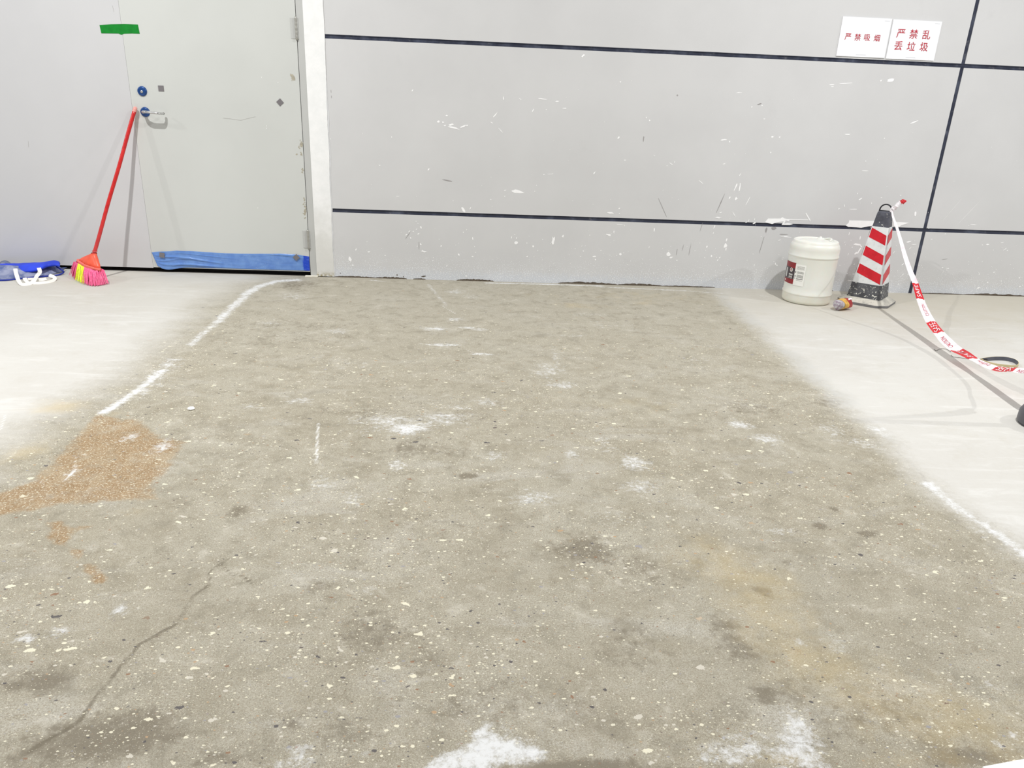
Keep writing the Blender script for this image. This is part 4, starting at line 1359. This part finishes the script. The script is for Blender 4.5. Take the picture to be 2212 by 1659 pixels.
# red stripes, mirrored on neighbouring faces
e = .0038
def facept(face, s, t):
    """s in -1..1 across the face, t 0 bottom..1 top of sleeve"""
    z = zs1 + (zs2 - zs1) * t
    h = hwid(z) + e
    u, v = h, s * h * .86
    for _ in range(face): u, v = -v, u
    return cp(u, v, z)
# left edge and right edge spans (from the top) seen on the front face
SP = [((.02, .19), (.13, .30)), ((.345, .51), (.475, .645)), ((.665, .83), (.81, .985))]
for face in range(4):
    for (la, lb), (ra, rb) in SP:
        if face % 2: (la, lb), (ra, rb) = (ra, rb), (la, lb)
        q = [facept(face, -1, 1 - la), facept(face, 1, 1 - ra), facept(face, 1, 1 - rb), facept(face, -1, 1 - lb)]
        f = bm.faces.new([bm.verts.new(p) for p in q]); f.material_index = 1
build('reflective_sleeve', bm, [m_refw, m_refr], cone)
bm = bmesh.new()
skin(bm, [(zs2, hwid(zs2) + .001, .18), (ZT - .006, hwid(ZT - .006), .2), (ZT, hwid(ZT) - .005, .3)])
build('cone_top', bm, m_rub, cone)
bm = bmesh.new()
lp_ = [cp(0, .034 * math.cos(a), ZT - .004 + .044 * math.sin(a) ** .8 if math.sin(a) > 0 else ZT - .004) for a in [math.pi * k / 20 for k in range(21)]]
tube(bm, lp_, .0042, 8)
tube(bm, [cp(0, -.034, ZT), cp(0, .034, ZT)], .005, 8)
build('carry_loop', bm, simple('black_handle_plastic', srgb(34, 34, 40), .4), cone, smooth=True)
def octa(h, c): return [(h, -h + c), (h, h - c), (h - c, h), (-h + c, h), (-h, h - c), (-h, -h + c), (-h + c, -h), (h - c, -h)]
bm = bmesh.new()
prev = None
for z, h, c in ((.0, .148, .055), (.016, .150, .055), (.018, .146, .052), (.034, .118, .035), (.040, .106, .028)):
    vs = [bm.verts.new(cp(u, v, z)) for u, v in octa(h, c)]
    if prev:
        for k in range(8): 
            f = bm.faces.new((prev[k], prev[(k + 1) % 8], vs[(k + 1) % 8], vs[k])); f.material_index = 1 if z == .016 else 0
    else: bm.faces.new(vs[::-1])
    prev = vs
bm.faces.new(prev)
build('base_plate', bm, [m_base, simple('grey_rubber_edge', srgb(120, 120, 122), .7, .2, 30)], cone, bevel=.001)

# post whose foot just shows at the right edge
PC = Vector((2.225, -2.235, 0))
post = empty('barrier_post', PC, 'black rounded foot of a barrier post at the right edge of the picture', 'barrier post')
bm = bmesh.new(); lathe(bm, [(0, 0), (.112, 0), (.116, .012), (.115, .045), (.105, .066), (.080, .078), (.03, .084), (0, .084)], PC, 48)
build('base', bm, simple('dark_grey_rubber', srgb(84, 84, 90), .45, .15, 20), post, smooth=True)
bm = bmesh.new(); lathe(bm, [(.018, .08), (.018, .66), (.014, .672), (0, .675)], PC, 20)
build('pole', bm, m_rub, post, smooth=True)

# ------------------------------------------------------------------ BARRIER TAPE
T1 = cp(.010, .036, ZT + .014)
T2 = PC + Vector((-.019, .0, .60))
pn = Vector((T2.y - T1.y, -(T2.x - T1.x), 0))
def tp(px, py):
    d = px_ray(px, py)
    return CAM + d * ((T1 - CAM).dot(pn) / d.dot(pn))
tpx = [(1929, 468), (1937, 490), (1946, 520), (1955, 553), (1965, 583), (1977, 612), (1987, 643), (1997, 668), (2011, 695), (2026, 716), (2043, 737), (2062, 754), (2085, 765), (2108, 777), (2135, 789), (2163, 797), (2190, 799), (2212, 803), (2236, 802)]
tw = [.012, .015, .018, .022, .025, .030, .036, .040, .045, .046, .056, .056, .046, .032, .040, .046, .046, .046, .046]
TC = [T1] + [tp(*p) for p in tpx]
last = TC[-1]
for k in range(1, 5):
    t = k / 4
    q = last.lerp(T2, t); q.z = last.z + (T2.z - last.z) * t ** 1.7 + (.0)
    TC.append(q)
tw = [.007] + tw + [.046, .045, .03, .01]
for p in TC: p.z = max(p.z, .018)
NSUB = 10
TP = smooth_pts(TC, NSUB)
TWd = []
for i in range(len(tw) - 1):
    for k in range(NSUB): TWd.append(tw[i] + (tw[i + 1] - tw[i]) * k / NSUB)
TWd.append(tw[-1])
TA = []
for i, p in enumerate(TP):
    t = (TP[min(i + 1, len(TP) - 1)] - TP[max(i - 1, 0)]).normalized()
    ref = Vector((-.34, -.58, .74)).normalized()     # the tape shows its broad side to the room
    if i > 200: ref = Vector((-.6, -.7, .2)).normalized()
    a_ = t.cross(ref).normalized()
    TA.append(a_)
S = [0.0]
for a, b in zip(TP, TP[1:]): S.append(S[-1] + (b - a).length)
S = np.array(S)
def s_of(j): return S[int(round((j + 1) * NSUB))]      # arc length at photo control point j (may be fractional)
def on_tape(s, v, lift=0.0):
    s = max(0.0, min(s, S[-1] - 1e-5))
    i = int(np.searchsorted(S, s, side='right') - 1)
    f = (s - S[i]) / (S[i + 1] - S[i])
    p = TP[i].lerp(TP[i + 1], f); a = TA[i].lerp(TA[i + 1], f).normalized()
    w_ = TWd[i] + (TWd[i + 1] - TWd[i]) * f
    t = (TP[i + 1] - TP[i]).normalized()
    nrm = a.cross(t).normalized()
    if nrm.dot(CAM - p) < 0: nrm = -nrm
    # slight length-wise fold in the film
    fold = .004 * math.sin(v * 3.0 + s * 9) * (w_ / .046)
    return p + a * (v * w_ / 2) + nrm * (fold + lift)
tape = empty('barrier_tape', (TP[0].x, TP[0].y, 0), 'red and white caution tape sagging from the top of the cone down to the floor', 'barrier tape')
tape.location = (T1.x, T1.y, T1.z)
n = NT('white_tape_film')
k = n.noise(22, 4, .6)
m_tapew = n.fin(n.mix(n.step(k, .50, .70, 0, .55), srgb(240, 235, 238), srgb(236, 190, 196)), .35)
m_taper = simple('red_tape_print', srgb(206, 34, 44), .35, .08)
m_tapet = simple('maroon_tape_lettering', srgb(196, 70, 90), .4)
blocks = [(s_of(5.05), s_of(6.1)), (s_of(8.05), s_of(9.1)), (s_of(11.25), s_of(12.75)), (s_of(14.6), s_of(16.0))]
bm = bmesh.new()
NS, NV = 420, 6
def inred(s):
    return any(a <= s <= b for a, b in blocks)
grid = [[bm.verts.new(on_tape(S[-1] * i / NS, -1 + 2 * j / NV)) for j in range(NV + 1)] for i in range(NS + 1)]
for i in range(NS):
    sm = S[-1] * (i + .5) / NS
    for j in range(NV):
        v = -1 + 2 * (j + .5) / NV
        f = bm.faces.new((grid[i][j], grid[i + 1][j], grid[i + 1][j + 1], grid[i][j + 1]))
        f.material_index = 1 if inred(sm + v * .006) else 0
o = build('tape_strip', bm, [m_tapew, m_taper], tape, smooth=True)
def tape_text(txt, s0, s1, mi_mat, size_v=.62, name='lettering'):
    vf = text_mesh(txt, .05)
    xs_ = [q[0] for q in vf[0]]; ys_ = [q[1] for q in vf[0]]
    wx, wy = max(xs_) - min(xs_), max(ys_) - min(ys_)
    sg = -1 if _side < 0 else 1
    for lift in (.0012,):
        tbm = bmesh.new()
        add_mapped(tbm, vf, lambda x, y: on_tape((s0 + s1) / 2 - x / wx * (s1 - s0), sg * y / wy * size_v * 1.0, lift), 0)
        build('tape_word', tbm, m_tapet if mi_mat else m_tapew, tape)
# across vector must point so that the words stand upside down, reading from the far end
_side = 1 if TA[60].z > 0 else -1
_side = -_side
for a, b in blocks: tape_text('SAFE', a + (b - a) * .12, b - (b - a) * .12, 0, 1.15)
for i in range(3):
    a, b = blocks[i][1], blocks[i + 1][0]
    tape_text('CAUTION', a + (b - a) * .22, b - (b - a) * .26, 1, .72)
tape_text('CAUTION', blocks[3][1] + .03, blocks[3][1] + .16, 1, .72)
# knot and loose tail
bm = bmesh.new()
for k in range(3):
    c = T1 + Vector((.002 * k, -.003, -.004 + .004 * k))
    tube(bm, [c + fb * (.009 * math.cos(a)) + Vector((0, 0, .011 * math.sin(a))) + fa * (.004 * math.sin(2 * a + k)) for a in [2 * math.pi * q / 14 for q in range(15)]], .0038, 6)
build('knot', bm, m_tapew, tape, smooth=True)
tl = smooth_pts([T1, W(1931, 452, T1.y - .01), W(1936, 446, T1.y - .02), W(1943, 439, T1.y - .02), W(1951, 435, T1.y - .03), W(1955, 438, T1.y - .03)], 6)
bm = bmesh.new()
ac = []
for i, p in enumerate(tl):
    t = (tl[min(i + 1, len(tl) - 1)] - tl[max(i - 1, 0)]).normalized()
    ac.append(t.cross((CAM - p).normalized()).normalized())
for i in range(1, len(ac)):
    if ac[i].dot(ac[i - 1]) < 0: ac[i] = -ac[i]
wd = [.008 + .016 * min(1, i / 12) + .003 * math.sin(i * 1.7) for i in range(len(tl))]
ribbon(bm, tl, ac, wd)
bm.faces.ensure_lookup_table()
for i, f in enumerate(bm.faces): f.material_index = 1 if i > 19 else 0
o = build('loose_end', bm, [m_tapew, m_taper], tape, smooth=True)
o.modifiers.new('s', 'SOLIDIFY').thickness = .0006

# ------------------------------------------------------------------ HOOP, WIRE, CARTON, BOARD
def band_loop(pl, h, name, label, cat):
    P_ = smooth_pts(pl + [pl[0]], 8)[:-1]
    n_ = len(P_)
    c = sum(P_, Vector()) / n_
    bm = bmesh.new()
    ro = []
    for p in P_:
        d = (c - p); d.z = 0; d.normalize()
        ro.append([p.copy(), p + Vector((0, 0, h)), p + Vector((0, 0, h)) + d * .0025, p + d * .0025])
    V = [[bm.verts.new(q) for q in r] for r in ro]
    for i in range(n_):
        a, b = V[i], V[(i + 1) % n_]
        for j in range(4):
            f = bm.faces.new((a[j], b[j], b[(j + 1) % 4], a[(j + 1) % 4])); f.material_index = 1 if j == 2 else 0
    o = build(name, bm, [simple('beige_tape_side', srgb(206, 192, 150), .6, .1, 30), simple('dark_inner_side', srgb(96, 98, 108), .5, .12, 30)], smooth=False)
    tag(o, label, cat)
    return o
hp = [F(x, y, .001) for x, y in ((2116, 782), (2128, 788), (2150, 793.5), (2175, 796.5), (2194, 797), (2199, 791), (2190, 783.5), (2172, 779), (2150, 778), (2132, 779.5))]
band_loop(hp, .019, 'tape_hoop', 'flattened beige hoop with dark inside on the floor behind the caution tape', 'hoop')
bm = bmesh.new()
tube(bm, smooth_pts([F(2106, 773, .004), F(2112, 776, .006), F(2122, 776.5, .012), F(2133, 776, .020)], 5), .0022, 6)
tube(bm, smooth_pts([F(2106, 774, .004), F(2114, 779, .006), F(2126, 786, .014)], 5), .0020, 6)
o = build('wire_scrap', bm, simple('dark_wire', srgb(52, 46, 44), .7), smooth=True)
tag(o, 'short dark twisted strip reaching the floor between caution tape and beige hoop', 'scrap')
for pl, lab in (([(2018, 754), (2022, 757.5), (2027, 755), (2034, 753), (2045, 754.5), (2054, 760)], 'thin hooked wire scrap on the pale floor left of the caution tape'),
                ([(2054, 767), (2060, 771), (2072, 772.5), (2084, 774), (2096, 776)], 'thin straight wire scrap on the pale floor just below the caution tape')):
    bm = bmesh.new()
    tube(bm, smooth_pts([F(x, y, .0028) for x, y in pl], 5), .0010, 6)
    tag(build('wire_scrap', bm, simple('dark_wire_b', srgb(70, 60, 48), .7), smooth=True), lab, 'scrap', 'bits of wire on the floor')

# crushed carton / cup with gold and red wrapper
cA, cB = F(1806, 671), F(1843, 664)
cA = Vector((cA.x, cA.y, 0.034)); cB = Vector((cB.x, cB.y, 0.030))
cax = (cB - cA); cax.z = 0; cL = cax.length; cax.normalize()
cs = cax.cross(Vector((0, 0, 1))).normalized()
car = empty('drink_bottle', Vector((cA.x, cA.y, 0)), 'crushed small bottle with clear end and gold and red wrapper lying between drum and cone', 'bottle')
def crush(u, a, r):
    c_, s_ = math.cos(a), math.sin(a)
    rr_ = r * (1 + .10 * math.sin(3 * a + u * 30) + .05 * mnoise.noise(Vector((a * 2, u * 20, 3))))
    p = cA + cax * u + cs * (rr_ * c_) + Vector((0, 0, rr_ * s_ * .92))
    p.z = max(p.z, .0015)
    return p
def loop_sk(bm, spec, nseg=18, cap0=False, cap1=False, facet=False):
    rows = [[crush(u, 2 * math.pi * k / nseg, r) for k in range(nseg)] for u, r in spec]
    V = surf(bm, rows, close=True)
    if cap0: bm.faces.new(V[0])
    if cap1: bm.faces.new(V[-1])
cL = .112
n = NT('clear_crinkled_plastic')
k = n.noise(60, 3, .6)
n.bump(k, .8, .004)
m_clear = n.fin(n.mix(n.step(k, .4, .6), srgb(244, 242, 246), srgb(206, 190, 206)), .15, 0, Transmission_Weight=.45, IOR=1.4)
bm = bmesh.new(); loop_sk(bm, [(-.016, .009), (-.015, .017), (-.004, .018), (-.001, .027), (.010, .033), (.030, .034)], cap0=True)
build('clear_end', bm, m_clear, car)
bm = bmesh.new(); loop_sk(bm, [(.022, .0345), (.030, .0352), (.068, .0350)], nseg=22)
build('gold_wrapper', bm, simple('gold_foil', srgb(214, 168, 74), .35, .25, 60, .1), car)
bm = bmesh.new(); loop_sk(bm, [(.066, .0345), (.085, .034), (cL, .031)], nseg=14, cap1=True)
build('red_wrapper', bm, simple('red_foil', srgb(168, 36, 40), .3, .25, 50, .2), car)
bm = bmesh.new()
for a0 in (1.0, 1.9):
    q = [crush(u, a0 + da, .0362) for u, da in ((.080, 0), (cL + .004, .05), (cL + .002, .35), (.086, .30))]
    bm.faces.new([bm.verts.new(p) for p in q])
o = build('white_flap', bm, simple('white_paper_flap', srgb(240, 236, 238), .5), car)
o.modifiers.new('s', 'SOLIDIFY').thickness = .0006

# corner of a white sheet poking in bottom right
c0 = F(2131, 1662)
bm = bmesh.new()
a, b = F(2128, 1664), F(2214, 1648)
d = (b - a).normalized(); nn = Vector((d.y, -d.x, 0))
if nn.y > 0: nn = -nn
a = a - d * .01
prism(bm, [a, a + d * .42, a + d * .42 + nn * .3, a + nn * .3], (0, 0, .012))
tag(build('white_board', bm, simple('white_board_face', srgb(246, 247, 248), .5, .01), bevel=.002), 'corner of a white board lying on the floor in the bottom right corner', 'board')
# a tiny white stone on the left
bm = bmesh.new()
c = F(413, 884)
lathe(bm, [(0, 0), (.010, 0), (.013, .003), (.010, .007), (.004, .009), (0, .009)], c, 9)
tag(build('pebble', bm, simple('white_stone', srgb(246, 246, 244), .6)), 'single loose white pebble on the grey floor right of the rust stain', 'pebble')
